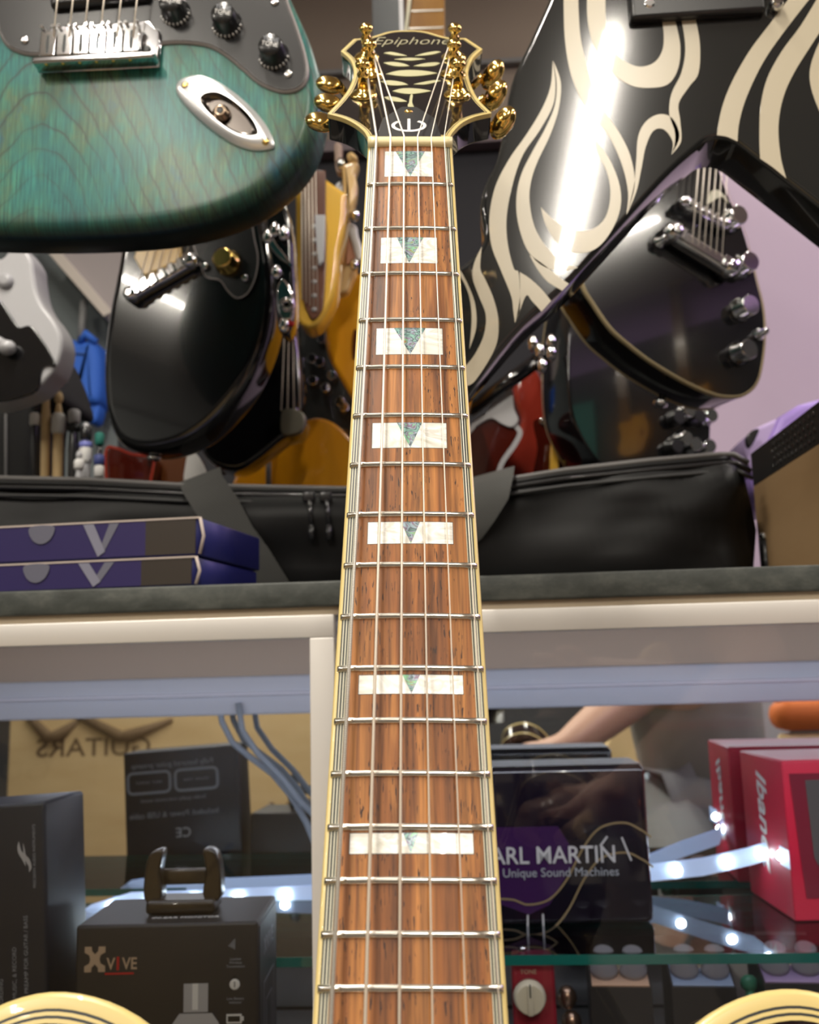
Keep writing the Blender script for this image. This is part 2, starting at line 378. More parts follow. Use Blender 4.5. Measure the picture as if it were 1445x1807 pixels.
for x, y, l, p in TUBES:
    t = thing('ceiling_tube_light', (x, y, 2.86), 'white fluorescent fitting on the ceiling, '+{.47: 'behind the camera and mirrored in the flame guitar', -1.15: 'over the left half of the shop', -.40: 'added to light the main guitar from above', 1.5: 'above the right end of the counter', .85: 'nearest the back wall', 2.7: 'added to light the lilac right-hand wall', -2.7: 'added to light the grey left-hand wall'}[x], 'ceiling light')
    MB().box((0, 0, .022), (.16, l+.08, .034), bev=.008).build('housing', K['pale'], t)
    MB().tube([(0, -l/2, -.0), (0, l/2, -.0)], .013, 10).build('tube', K['mosw'], t)

# ------------------------------------------------------------------ counter and display cabinet
YC = .72
zc = px(300, 1034, YC).z
ct = zc - px(300, 1078, YC).z
mb = MB().box((0, YC+.34, zc-ct/2), (3.2, .68, ct), bev=.0015)
tag(mb.build('worktop', K['stone']), 'dark speckled stone-look worktop on top of the glass display cabinet', 'worktop')
zu = zc-ct
cab = thing('display_cabinet', (0, YC, 0), 'aluminium-framed glass display cabinet with mirror back and glass shelf', 'display cabinet')
def cb(n, c, d, mt, bev=0, par=None, lab=None):
    return MB().box((c[0], c[1]-YC, c[2]), d, bev=bev).build(n, mt, par or cab, label=lab)
zf = px(300, 1093, YC).z                      # top of the door frames
YM = 1.08
cb('top_rail', (0, YC+.02, (zu+zf)/2), (3.2, .03, zu-zf-.0005), K['tan'] if 0 else mat('beige_rail', (.42, .34, .24), .5))
ztr = px(300, 1133, YC).z
zl = .60; zm = px(1200, 1241, YM).z
def door(x0, x1):
    fw = .0185; d = cb('door', ((x0+x1)/2, YC+.006, (zf+ztr)/2), (x1-x0, .014, zf-ztr), K['alu'], .0008)
    for xx in (x0+fw/2, x1-fw/2): cb('stile', (xx, YC+.006, (ztr+.1)/2), (fw, .0139, ztr-.1), K['alu'], .0008, d)
    cb('bottom_rail', ((x0+x1)/2, YC+.006, .09), (x1-x0, .014, .02), K['alu'], .0008, d)
    mb = MB(); hx = (x1-x0)/2-fw; cx = (x0+x1)/2; y = .008
    mb.f([mb.b.verts.new(p) for p in ((cx-hx, y, .1), (cx+hx, y, .1), (cx+hx, y, ztr), (cx-hx, y, ztr))]); mb.build('pane', K['glass'], d)
xs = px(594, 1300, YC).x
door(xs-1.2, xs-.001); door(xs+.009, xs+1.2)
cb('centre_post', (xs+.004, YC+.016, .55), (.03, .006, .95), K['pale'])
cb('back_panel', (0, YM+.012, .55), (3.2, .016, 1.0), mat('cabinet_back', (.60, .48, .38), .6))  # panel lightened, its beige stands for the ceiling reflected in the glass
cb('mirror', (0, YM+.002, (zm+.45)/2), (3.18, .004, zm-.45), K['mirror'])
cb('upper_rail', (0, YM-.02, (zm+px(1200, 1172, YM-.03).z)/2), (3.18, .02, px(1200, 1172, YM-.03).z-zm), mat('led_tinted_rail', (.56, .60, .70), .4, 0), .003)  # rail and lip colours carry the bluish LED glow
cb('lip', (0, YM-.033, px(1200, 1205, YM-.03).z), (3.18, .008, .004), mat('led_tinted_lip', (.66, .68, .80), .4, 0), .001)
cb('inner_top', (0, (YC+YM)/2+.01, zu-.004), (3.18, YM-YC-.03, .005), mat('pale_inner', (.50, .42, .34), .6))
ZL = .655
cb('lower_shelf', (0, (YC+YM)/2+.006, ZL-.009), (3.18, YM-YC-.022, .016), mat('grey_shelf', (.13, .12, .12), .35))
cb('base', (0, (YC+YM)/2, .05), (3.2, YM-YC+.02, .09), K['alu'])
for sx in (-1.6, 1.6): cb('side_panel', (sx, (YC+YM)/2+.01, .55), (.015, YM-YC, 1.0), K['pale'])
YS = .842; zs = px(1150, 1683, YS).z
mb = MB(); mb.mi = 0
mb.box((0, (YS+1.045)/2-YC, zs-.004), (3.1, 1.045-YS, .0075)); sh = mb.build('glass_shelf', K['glass'], cab)
cb('shelf_edge', (0, YS-.0006, zs-.004), (3.1, .001, .0078), K['glassedge'], 0, sh, 'green polished glass edge')
cb('shelf_edge', (0, 1.0458, zs-.004), (3.1, .001, .0078), K['glassedge'], 0, sh)

# ------------------------------------------------------------------ main guitar
D = (DN*.815 + FW*-.567).normalized()
NO = CAM + DN*(-.1902) + FW*.491 + RT*.0003
nrm = RT.cross(D)      # candidate normal
if nrm.dot(CAM-NO) < 0: nrm = -nrm
G = Frame(NO, RT, nrm)
if G.v.dot(D) > 0: raise Exception('v')
g = thing('electric_guitar', G, 'cream-bound semi-hollow guitar with rosewood fingerboard and pearl blocks, standing closest in the middle', 'electric guitar')
S12 = .3143
def hw(s): return .0216 + (.0258-.0216)*s/S12          # half width of the board
def fs(n): return .6286*(1-2**(-n/12))
def arc(u): return -u*u/(2*.30)
SE = .492
def along(ulist, name, mt, s0=0.0, s1=SE, h=0, n=26, lab=None):   # strips running down the board, ulist = inset pairs from edge
    mb = MB()
    for k, (a, b, mi) in enumerate(ulist):
        mb.mi = mi
        for sg in (-1, 1):
            rows = []
            for i in range(n+1):
                s = s0+(s1-s0)*i/n; W = hw(s); rows.append([Vector((sg*(W-q), -s, arc(W-q)+h)) for q in (a, (a+b)/2, b)])
            mb.ringgrid(rows, closed=False)
    return mb.build(name, mt, g, label=lab)
PLY = .0042
mb = MB(); rows = []
for i in range(41):
    s = .0035+(SE-.0035)*i/40; W = hw(s)-PLY; rows.append([Vector((W*(-1+2*j/12), -s, arc(W*(-1+2*j/12)))) for j in range(13)])
mb.ringgrid(rows, closed=False); mb.build('fingerboard', K['rose'], g)
# outer cream binding with its rounded side
mb = MB()
for sg in (-1, 1):
    rows = []
    for i in range(27):
        s = SE*i/26; W = hw(s); h0 = arc(W)
        rows.append([Vector((sg*(W-q), -s, h0+z)) for q, z in ((.0015, .00004), (.0006, .0), (.0001, -.0005), (0, -.0015), (0, -.0072))])
    mb.ringgrid(rows, closed=False)
mb.build('binding', K['cream'], g)
pl = [(.0015, .0020, 0), (.0020, .0024, 1), (.0024, .0030, 0), (.0030, .0034, 1), (.0034, .0039, 0), (.0039, PLY, 1)]
along(pl, 'binding_ply', [K['blk'], K['cream2']], h=.00004, lab='fine black and white lines')
# neck shaft (back of the neck)
mb = MB(); rows = []
for i in range(21):
    s = .47*i/20; W = hw(s)-.0003; dp = .0145+.004*i/20
    rows.append([Vector((W*math.cos(a), -s, -.0068-dp*abs(math.sin(a))**.8)) for a in (math.pi*k/12 for k in range(13))])
mb.ringgrid(rows, closed=False); mb.build('neck', K['side'], g)
# frets
for n in range(1, 21):
    s = fs(n); W = hw(s)-.0009; mb = MB(); rows = []
    M_ = 14
    for j in range(M_+1):
        u = W*(-1+2*j/M_); e = 1.0 if 0 < j < M_ else .35
        if j in (0, M_): u *= 1.0
        rows.append([Vector((u, -s+1.15e-3*math.cos(a), arc(u)+.00115*e*math.sin(a)+.00002)) for a in (math.pi*k/6 for k in range(7))])
    for j in (1,): 
        for kk, (idx, sgn) in enumerate(((1, -1), (M_-1, 1))):
            uu = sgn*(W-.0007)
            rows[idx] = [Vector((uu, q.y, q.z)) for q in rows[idx]]
    mb.ringgrid(rows, closed=False, cap0=False); mb.build('fret', K['nickel'], g)
# nut
mb = MB(); rows = []
for j in range(13):
    u = hw(0)*(-1+j/6); rows.append([Vector((u, y, z)) for y, z in ((-.0045, -.0065), (-.0045, .0008), (-.0030, .0022), (.0005, .0022), (.0015, .0012), (.0015, -.0065))])
mb.ringgrid(rows, cap0=True, cap1=True); mb.build('nut', K['nut'], g)
# block inlays: pearl with an abalone wedge in the middle (measured at each block)
INL = [((678, 267), (765, 311), (698, 750, 724)), ((671, 419), (772, 464), (700, 747, 722)), ((663, 579), (782, 625), (695, 751, 724)),
       ((656, 746), (789, 790), (700, 745, 724)), ((648, 921), (800, 959), (707, 741, 725)), ((632, 1191), (818, 1224), (710, 741, 726)), ((616, 1470), (836, 1506), (711, 738, 725))]
for (a, b, (w0, w1, wc)) in INL:
    tl, br = G.p(*a), G.p(*b); L = G.p(w0, a[1]).x; Rr = G.p(w1, a[1]).x; Cc = G.p(wc, b[1]).x
    vt, vb = tl.y, br.y; ul = G.p(a[0]+1, (a[1]+b[1])/2).x; ur = G.p(b[0]-1, (a[1]+b[1])/2).x
    def plate(us, name, mt, par, h):
        mb = MB(); rows = []
        for t in range(9):
            k = t/8; rows.append([Vector((lo(k), vt+(vb-vt)*k, 0)) for lo in us])
        R_ = []
        for r in rows:
            R_.append([Vector((r[0].x+(r[1].x-r[0].x)*j/6, r[0].y, arc(r[0].x+(r[1].x-r[0].x)*j/6)+h)) for j in range(7)])
        mb.ringgrid(R_, closed=False); return mb.build(name, mt, par)
    o = plate((lambda k: ul, lambda k: ur), 'inlay', K['pearl'], g, .00005)
    plate((lambda k: L+(Cc-L)*k, lambda k: Rr+(Cc-Rr)*k), 'abalone_wedge', K['aba'], o, .00009)
    mb = MB()
    for q in (((ul-.0002, vt+.0002), (ur+.0002, vt+.0002), (ur+.0002, vb-.0002), (ul-.0002, vb-.0002)),):
        rr = []
        for jj in range(9):
            u = q[0][0]+(q[1][0]-q[0][0])*jj/8; rr.append([Vector((u, q[0][1], arc(u)+.00003)), Vector((u, q[3][1], arc(u)+.00003))])
        mb.ringgrid(rr, closed=False)
    mb.build('inlay_edge', K['blk'], o)
# headstock, tilted back behind the nut
th = math.radians(13)
hn = G.n*math.cos(th) + G.v*math.sin(th); 
H = Frame(G.o + G.v*.0012 - G.n*.0012, G.u, hn)
HM = G.I @ H.M
ZH = Z(540, 40, 3.803)
hs = [(415, 768, 1), (390, 728), (330, 680), (250, 640), (148, 612, 1), (240, 515), (300, 425), (325, 330), (300, 250), (237, 192, 1), (322, 112, 1), (430, 100), (560, 62), (680, 54), (800, 62), (950, 102), (1070, 106, 1), (1180, 178, 1), (1120, 235), (1085, 320), (1095, 400), (1150, 515), (1240, 607, 1), (1130, 632), (1045, 672), (985, 730), (962, 768, 1)]
HO = ccw(smooth([tuple(H.p(q[0], q[1]))+tuple(q[2:]) for q in ZH(hs)], 5))
MB().slab(HO, 0, .0145, .0006, .001).build('headstock', K['black'], g, HM)
hb = MB(); hb.mi = 0; hb.strip(HO, -.0003, .0016, .00012); hb.ringgrid([[Vector((q.x, q.y, z)) for q in inset(HO, -.0003)] for z in (.00012, -.0022)])
hb.mi = 1; hb.strip(HO, .0016, .0021, .00013); hb.mi = 0; hb.strip(HO, .0021, .0026, .00013)
hb.build('headstock_binding', [K['cream'], K['blk']], g, HM)
def hpoly(L, n=4, h=.0001, t=.0003): mbx = MB(); mbx.slab(smooth([tuple(H.p(q[0], q[1]))+tuple(q[2:]) for q in ZH(L)], n), h+t, t, 0, 0); return mbx
leafs = [[(522, 500, 1), (560, 492), (620, 505), (680, 540, 1), (620, 542), (560, 528)], [(580, 462, 1), (640, 440), (710, 437), (790, 448), (840, 462, 1), (780, 478), (700, 490), (630, 480)],
         [(500, 392, 1), (560, 385), (640, 400), (685, 425, 1), (610, 432), (545, 424)], [(720, 422, 1), (790, 400), (860, 385), (905, 388, 1), (850, 410), (790, 425)],
         [(535, 350, 1), (610, 322), (700, 314), (800, 322), (880, 342, 1), (800, 362), (700, 372), (610, 366)], [(520, 268, 1), (580, 262), (650, 275), (695, 300, 1), (620, 303), (560, 290)], [(720, 298, 1), (790, 275), (860, 265), (900, 272, 1), (860, 296), (790, 304)],
         [(590, 250, 1), (690, 236), (800, 246, 1), (700, 262)], [(520, 205, 1), (570, 195), (640, 215), (680, 232, 1), (600, 228)], [(730, 232, 1), (800, 205), (870, 190), (905, 195, 1), (860, 215), (800, 228)],
         [(690, 545, 1), (700, 490), (716, 490), (712, 540), (735, 590, 1), (700, 598), (682, 560)]]
vine = None
for L in leafs:
    yc_ = (min(q[1] for q in L)+max(q[1] for q in L))/2
    if L is not leafs[-1]: L = [(q[0], yc_+(q[1]-yc_)*.72)+tuple(q[2:]) for q in L]
    o = hpoly(L).build('vine_leaf' if vine else 'vine_inlay', mat('pearl_leaf', (.42, .40, .22), .45, 0, 0) if vine is None else vine.data.materials[0], vine or g, None if vine else HM)
    vine = vine or o
c = H.p(*ZH([(700, 128)])[0]); cl = H.p(*ZH([(455, 128)])[0]); cr = H.p(*ZH([(945, 128)])[0])
text('maker_script', 'Epiphone', .022, mat('script_inlay', (.40, .37, .24), .3), g, HM @ TR(c.x, c.y, .0003), sx=(cr.x-cl.x)/.0777, shear=.35, off=-.0003)
# truss rod cover with the crossed-C emblem
c = H.p(*ZH([(690, 708)])[0]); l_ = H.p(*ZH([(572, 700)])[0]); rw = abs(c.x-l_.x)
tc = MB(); tc.slab([(c.x-.017, .002), (c.x+.017, .002), (c.x+.014, .03), (c.x+.004, .047), (c.x-.004, .047), (c.x-.014, .03)], .0012, .0012, .0003, 0)
tcv = tc.build('truss_rod_cover', mat('satin_black_cover', (.008, .008, .009), .35), g, HM)
em = MB(); P = []
for k in range(25):
    a = math.radians(140-280*k/24-0); P.append(a)
ro, ri = rw*1.0, rw*.78; ys = .62
vv = H.p(*ZH([(690, 660)])[0]).y - H.p(*ZH([(690, 742)])[0]).y; ry = vv/2
A = [Vector((c.x+ro*math.cos(math.radians(50-280*k/24)), c.y+ry*math.sin(math.radians(50-280*k/24)), .0014)) for k in range(25)]
A = [Vector((c.x+ro*math.cos(math.radians(125+290*k/24)), c.y+ry*math.sin(math.radians(125+290*k/24)), .0014)) for k in range(25)]
B = [Vector((c.x+(p.x-c.x)*.80, c.y+(p.y-c.y)*.72, .0014)) for p in A]
em.ringgrid([A, B], closed=False); em.box((c.x, c.y+ry*.05, .0014), (rw*.16, ry*2.1, .0002)); em.build('emblem', K['white'], tcv)
c2 = H.p(*ZH([(687, 610)])[0]); MB().lathe([(.0022, .0), (.0024, .0014), (.0012, .002)], (c2.x, c2.y, 0), (0, 0, 1), 12).build('screw', K['gold'], tcv, Matrix())
# tuners
posts = [(387, 492, 0), (432, 350, 0), (408, 236, 0), (1015, 488, 1), (987, 350, 1), (992, 236, 1)]
btn = [(95, 668), (150, 540), (160, 418), (1320, 672), (1268, 492), (1252, 350)]
tops = []
for k, ((X, Y_, sd), (bx, by)) in enumerate(zip(posts, btn)):
    p = H.p(*ZH([(X, Y_)])[0]); q = H.p(*ZH([(bx, by)])[0], h=-.010)
    mb = MB(); mb.lathe([(.0078, 0), (.0078, .0008), (.0062, .0022), (.0040, .0032), (.0036, .0045)], (p.x, p.y, 0), (0, 0, 1), 24)
    t = mb.build('tuner', K['gold'], g, HM)
    MB().lathe([(.0030, .004), (.0030, .0105), (.0036, .0118), (.0024, .013), (.0024, .0145), (.0040, .0158), (.0043, .0175), (.0030, .0190), (.0012, .0198)], (p.x, p.y, 0), (0, 0, 1), 20).build('tuner_post', K['gold'], t)
    sg = -1 if sd == 0 else 1; ex = p.x + sg*.012
    MB().tube([(ex, q.y, -.0175), (q.x-sg*.006, q.y, -.0105)], .0024, 10).build('tuner_shaft', K['gold'], t)
    bb = MB(); Mx = Matrix.Rotation(math.radians(-12*sg if sg < 0 else -58), 3, 'Y'); bb.ball((q.x, q.y, -.010), (.0088, .0078, .0048) if sg < 0 else (.0100, .0080, .0058), 20, Mx); bb.build('tuner_button', K['gold'], t)
    MB().box((p.x+sg*.002, p.y, -.0185), (.018, .012, .008), bev=.002).build('tuner_housing', K['gold'], t)
    tops.append(Vector((p.x - sg*.0025, p.y, .0095)))
# strings
gau = [.00062, .00050, .00042, .00030, .00024, .00020]
ordr = [0, 1, 2, 5, 4, 3]   # low E .. high e to posts
un = [G.p(x, 243, .0025).x for x in (664, 689, 713, 737, 761, 784)]
ub = [G.p(x, 1728, .0045).x for x in (587.5, 646.5, 705, 762, 820, 878)]
for k in range(6):
    tp = G.I @ (H.M @ tops[ordr[k]])
    du = (ub[k]-un[k])/fs(17); sb = .6286
    P = [(tp.x, tp.y, tp.z), (un[k], .0008, .0024), (un[k], -.004, .0024), (un[k]+du*sb, -sb, .0065)]
    MB().tube(P, gau[k], 8).build('string', K['wound'] if k == 0 else K['string'], g)
# body: double-cut semi-hollow, most of it below the frame
nb = -.0165
hl = G.p(88, 1752, nb); hr = G.p(1405, 1747, nb)
print('horn', hl, hr)
HX = abs(hl.x)
def half(sg, hx, hy):
    return [(sg*.0275, -.512, 1), (sg*.045, -.508), (sg*.064, hy-.055), (sg*(hx-.036), hy-.014), (sg*hx, hy), (sg*(hx+.034), hy-.018), (sg*(hx+.054), hy-.062), (sg*(hx+.052), -.56), (sg*(hx+.036), -.62), (sg*(hx+.036), -.67), (sg*(hx+.070), -.74), (sg*(hx+.084), -.80), (sg*(hx+.068), -.87), (sg*.11, -.925)]
Lb = half(-1, HX, hl.y) + [(0, -.94)] + list(reversed(half(1, abs(hr.x), hr.y)))
BO = ccw(smooth(Lb, 9))
MB().slab(BO, nb, .042, .001, .001).build('body', K['side'], g)
bb = MB(); bb.mi = 0
BI = inset(BO, -.0004)
bb.ringgrid([[Vector((q.x, q.y, z)) for q in L_] for L_, z in ((BI, nb-.006), (BI, nb-.001), (inset(BO, .0003), nb+.0004), (inset(BO, .0016), nb+.0007), (inset(BO, .0042), nb+.0006))])
for i, (a, b) in enumerate(((.0042, .0050), (.0050, .0060), (.0060, .0068), (.0068, .0080))):
    bb.mi = 1 if i % 2 == 0 else 0; bb.strip(BO, a, b, nb+.00055)
bb.mi = 0
bb.ringgrid([[Vector((q.x, q.y, z)) for q in BI] for z in (nb-.0385, nb-.0425)])
bb.build('body_binding', [K['cream'], K['blk']], g)
for s_ in (.535, .60):
    pk = MB().box((0, -s_, nb+.004), (.07, .036, .008), bev=.003).build('pickup', K['gold'], g)
MB().box((0, -.6286, nb+.008), (.08, .012, .012), bev=.002).build('bridge', K['gold'], g)
MB().box((0, -.69, nb+.008), (.09, .014, .012), bev=.003).build('tailpiece', K['gold'], g)
# padded bench the guitar stands on
be = G.M @ Vector((0, -.94, nb-.02))
t = thing('stool', (be.x, be.y, 0), 'low black stool carrying the guitar', 'stool')
MB().box((0, 0, be.z-.072), (.34, .26, .06), bev=.012).build('seat', K['webbing'], t)
for sx in (-1, 1):
    for sy in (-1, 1): MB().tube([(sx*.14, sy*.10, be.z-.103), (sx*.15, sy*.11, .0)], .012, 8).build('leg', K['steel'], t)
# ------------------------------------------------------------------ hanging guitars: shared builders
def fp(fr, L, h=0): return [tuple(fr.p(q[0], q[1], h))+tuple(q[2:]) for q in L]
def neck_up(fr, par, x0, y0, x1, y1, length, wd=.054, board=None, wood=None, h=.012, hl=.19, strings=6):
    """neck, fingerboard and headstock leaving the body from photo point 0 towards photo point 1"""
    a = fr.p(x0, y0); b = fr.p(x1, y1); d = (b-a).normalized(); M = Matrix.Translation((a.x, a.y, 0)) @ Matrix.Rotation(math.atan2(-d.x, d.y), 4, 'Z')
    mb = MB(); w0, w1 = wd/2, wd*.78/2
    mb.slab([(-w0, 0), (w0, 0), (w1, length), (-w1, length)], h-.004, .022, .001, .008); mb.build('neck', wood or K['maple'], par, M)
    mb = MB(); mb.slab([(-w0, 0), (w0, 0), (w1, length), (-w1, length)], h+.001, .005, .001, 0); fb = mb.build('fingerboard', board or K['rosedark'], par, M)
    for n in range(0, 20):
        v = length-.64*(1-2**(-n/12))
        if v < .01: break
        k = w0+(w1-w0)*v/length-.001; MB().box((0, v, h+.0013), (2*k, .0022, .0012)).build('fret', K['nickel'], fb)
    hs_ = [(-w1, 0, 1), (w1, 0, 1), (w1+.012, .035), (w1+.016, hl*.8), (w1-.002, hl), (-w1+.002, hl), (-w1-.016, hl*.8), (-w1-.012, .035)]
    hm = M @ Matrix.Translation((0, length, h-.006)) @ Matrix.Rotation(math.radians(-9), 4, 'X')
    hd = MB().slab(smooth(hs_, 5), 0, .014, .001).build('headstock', wood or K['maple'], par, hm)
    for sg in (-1, 1):
        for k in range(3):
            MB().tube([(sg*(w1+.012), .05+k*.04, -.008), (sg*(w1+.024), .05+k*.04, -.008)], .003, 6).ball((sg*(w1+.032), .05+k*.04, -.008), (.009, .007, .005), 8).build('tuner_button', K['chrome'], hd)
    return M, length
def string_set(fr, par, P0, P1, h0, h1, n=6, r=.0005, mt=None):
    (a0, a1), (b0, b1) = P0, P1
    for k in range(n):
        t = k/(n-1); A = Vector(a0).lerp(Vector(a1), t); B = Vector(b0).lerp(Vector(b1), t)
        MB().tube([(A.x, A.y, h0), (B.x, B.y, h1)], r*(1.25-.5*t), 6).build('string', mt or K['string'], par)
def knob(fr, par, c, r0, r1, hgt, mt, name='knob', h=0, ribs=0, top=None):
    mb = MB(); p = Vector(c)
    if ribs:
        e = []
        for (r, z) in ((r0, 0), (r0, .0012), (r1*1.06, .0045), (r1, hgt-.0008), (r1*.94, hgt), (.0001, hgt)):
            ring = []
            for k in range(ribs*2):
                a = math.pi*k/ribs; q = r*(1-.05*(k % 2)*(1 if z > .001 else 0)); ring.append(Vector((p.x+q*math.cos(a), p.y+q*math.sin(a), h+z)))
            e.append(ring)
        mb.ringgrid(e, cap0=True)
    else: mb.lathe([(r0, 0), (r0, hgt*.2), (r1, hgt*.35), (r1, hgt*.92), (r1*.9, hgt)], (p.x, p.y, h), (0, 0, 1), 24)
    return mb.build(name, mt, par)
def burst_body(fr, L, th, mt, par, r=.012):
    L = ccw(L); b = bmesh.new(); lay = b.verts.layers.float.new('burst')
    spec = [(r*.6, -th, 1), (r*.2, -th+.004, 1), (0, -th+.010, 1), (0, -r, 1)]
    for k in range(1, 6):
        a = math.pi/2*k/5; spec.append((r*(1-math.cos(a)), -r*(1-math.sin(a)), 1-.08*k))
    spec += [(.016, 0, .42), (.021, 0, .2), (.027, 0, .06), (.034, 0, 0)]
    vmin = fr.p(300, 400).y; vmax = fr.p(300, 150).y; R = []
    for i, h, w_ in spec:
        row = []
        for q in inset(L, i):
            v = b.verts.new((q.x, q.y, h)); t = min(1, max(0, (q.y-vmin)/(vmax-vmin))); v[lay] = w_*(1-.75*t); row.append(v)
        R.append(row)
    n = len(L)
    for A, B in zip(R, R[1:]):
        for i in range(n): f = b.faces.new((A[i], A[(i+1) % n], B[(i+1) % n], B[i])); f.smooth = True
    b.faces.new(list(reversed(R[0]))); b.faces.new(R[-1]); mb = MB(); mb.b.free(); mb.b = b
    return mb.build('body', mt, par)

# ------------------------------------------------------------------ teal guitar, upper left
T = upright(300, 250, .70, -2)
st = thing('electric_guitar', T, 'teal stained wooden guitar with black pickguard and chrome jack plate, hanging at upper left', 'electric guitar', 'guitars hanging over the counter')
SL = [(-340, 230), (-280, 340), (-200, 388), (-100, 408), (0, 414), (150, 413), (290, 402), (400, 374), (480, 330), (538, 268), (562, 200), (562, 140), (545, 70), (515, 0), (480, -80), (455, -170), (452, -260), (475, -370), (500, -470), (480, -560), (430, -570), (390, -500), (300, -470), (60, -480), (0, -560), (-60, -640), (-120, -600), (-110, -440), (-130, -280), (-200, -150), (-300, 0), (-350, 120)]
TO = smooth(fp(T, SL), 6); burst_body(T, TO, .045, K['ash'], st)
Z2 = Z(0, 0, 2.408)
pgl = Z2([(-120, 60), (-20, 60), (5, 140), (40, 198), (110, 230), (185, 232), (300, 215), (640, 192), (760, 183), (880, 195), (960, 235), (1040, 300), (1110, 358), (1200, 392), (1270, 380), (1304, 330), (1297, 250), (1262, 130), (1225, 30), (1190, -80), (1130, -250), (1120, -500), (1080, -900), (700, -1000), (200, -1000), (-60, -900), (-180, -500)])
PO = smooth(fp(T, pgl), 5)
pg = MB().slab(PO, .0026, .0025, .0008, 0).build('pickguard', K['pg'], st)
mb = MB(); PO2 = ccw([tuple(q) for q in PO]); mb.ringgrid([[Vector((q.x, q.y, z)) for q in inset(PO2, i)] for i, z in ((-.0016, .0003), (-.0014, .0010), (-.0002, .0022), (.0012, .00265))]); mb.build('pickguard_edge', K['pgedge'], pg, label='pale bevelled edge of the pickguard')
for (x, y, s_) in ((970, 112, 1), (1168, 245, 1), (752, 62, 1)):
    c = T.p(*Z2([(x, y)])[0]); k_ = knob(T, st, c, .0125, .0098, .0145, K['plastic'], ribs=20, h=.0026)
    for j in range(10):
        a = math.radians(200+j*16); MB().box((c.x+.0122*math.cos(a), c.y+.0122*math.sin(a), .0042), (.0012, .0012, .0022)).build('number_mark', K['white'], k_)
    text('lettering', 'TONE' if y > 90 else 'VOLUME', .0052, K['white'], k_, TR(c.x, c.y, .0173, -15))
    text('lettering', 'TONE' if y > 90 else 'VOL', .0050, K['dimwhite'], k_, TR(c.x+.001, c.y+.004, .0173, -15))
for x, y in ((112, 181), (668, 152), (1170, 18), (1228, 322)):
    c = T.p(*Z2([(x, y)])[0]); MB().lathe([(.0036, 0), (.0036, .0008), (.0022, .0018), (.0008, .0012)], (c.x, c.y, .0026), (0, 0, 1), 14).build('screw', K['chrome'], st)
# bridge
bl, br_, bt = T.p(*Z2([(172, 318)])[0]), T.p(*Z2([(682, 292)])[0]), T.p(*Z2([(190, 150)])[0])
ang = math.atan2(br_.y-bl.y, br_.x-bl.x); bw = (br_-bl).length; bh = (bt-bl).length
BM = Matrix.Translation((bl.x, bl.y, 0)) @ Matrix.Rotation(ang, 4, 'Z')
b_ = MB().slab([(0, 0), (bw, 0), (bw, bh*.80), (bw*.9, bh*1.1), (bw*.10, bh*1.1), (.0, bh*.8)], .006, .004, .0015, 0).build('bridge', K['satin'], st, BM)
MB().box((bw/2, .003, .009), (bw, .006, .014), bev=.0018).build('bridge_lip', K['satin'], b_)
for k in range(6):
    xx = bw*(.075+.138*k)+bw*.035
    mb = MB(); mb.box((xx, bh*.52, .0125), (bw*.125, bh*.62, .0022), bev=.0008)
    for sg in (-1, 1): mb.box((xx+sg*bw*.048, bh*.52, .0105), (bw*.02, bh*.6, .006), bev=.0006)
    sd = mb.build('saddle', K['chrome'], b_)
    MB().slab(smooth([(xx-.0012, bh*.30), (xx+.0012, bh*.30), (xx+.0012, bh*.68), (xx-.0012, bh*.68)], 3), .0138, .0003, 0, 0).build('slot', K['blk'], sd)
    MB().ball((xx, .001, .0125), .0022, 8).build('screw', K['gold'], b_)
    for sg in (-1, 1): MB().tube([(xx+sg*bw*.045, bh*.88, .010), (xx+sg*bw*.045, bh*.88, .017)], .0014, 8).build('height_screw', K['chrome'], b_)
MB().lathe([(.0035, 0), (.0035, .001), (.002, .001)], (bw*.90, bh*.38, .006), (0, 0, 1), 14).build('bolt_hole', K['blk'], b_)
xs_ = [222, 288, 352, 420, 492, 560]; h = .016
for k, x in enumerate(xs_):
    A = T.p(*Z2([(x, 150)])[0], h); B = T.p(*Z2([(x+22, 0)])[0], h); e = A+(B-A)*9
    MB().tube([(A.x, A.y, h-.002), (B.x, B.y, h), (e.x, e.y, h)], [.0006, .0006, .0005], 6).build('string', K['string'], st)
c = T.p(*Z2([(440, -5)])[0]); c1 = T.p(*Z2([(250, -5)])[0]); 
for dv in (0, .062, .124):
    pk = MB().box((c.x, c.y+dv, .005), (.086, .020, .009), bev=.004).build('pickup', K['plastic'], st)
# jack plate
Lj = [(748, 385), (775, 338), (850, 324), (925, 350), (1005, 402), (1085, 475), (1142, 550), (1168, 622), (1130, 641), (1060, 640), (975, 607), (880, 540), (795, 460)]
JO = ccw(smooth(fp(T, Z2(Lj)), 5)); jc = sum((q for q in JO), Vector((0, 0)))/len(JO); cc = T.p(*Z2([(985, 500)])[0])
cup = [cc+(q-jc)*.58 for q in JO]
mb = MB(); mb.ringgrid([[Vector((q.x, q.y, z)) for q in R_] for R_, z in ((JO, 0), (JO, .0012), (inset(JO, .0008), .002), (inset(JO, .004), .0038), ([cc+(q-jc)*.64 for q in JO], .0052), (cup, .0050))])
mb.mi = 1; mb.ringgrid([[Vector((q.x, q.y, z)) for q in R_] for R_, z in ((cup, .0050), ([cc+(q-cc)*.93 for q in cup], .0030), ([cc+(q-cc)*.75 for q in cup], .0010))], cap1=True)
j_ = mb.build('jack_plate', [mat('bright_satin_plate', (.92, .92, .93), .30, .75), mat('shaded_metal_cup', (.13, .115, .105), .18, 1)], st)  # cup gets a darker metal that carries the shade of the recess
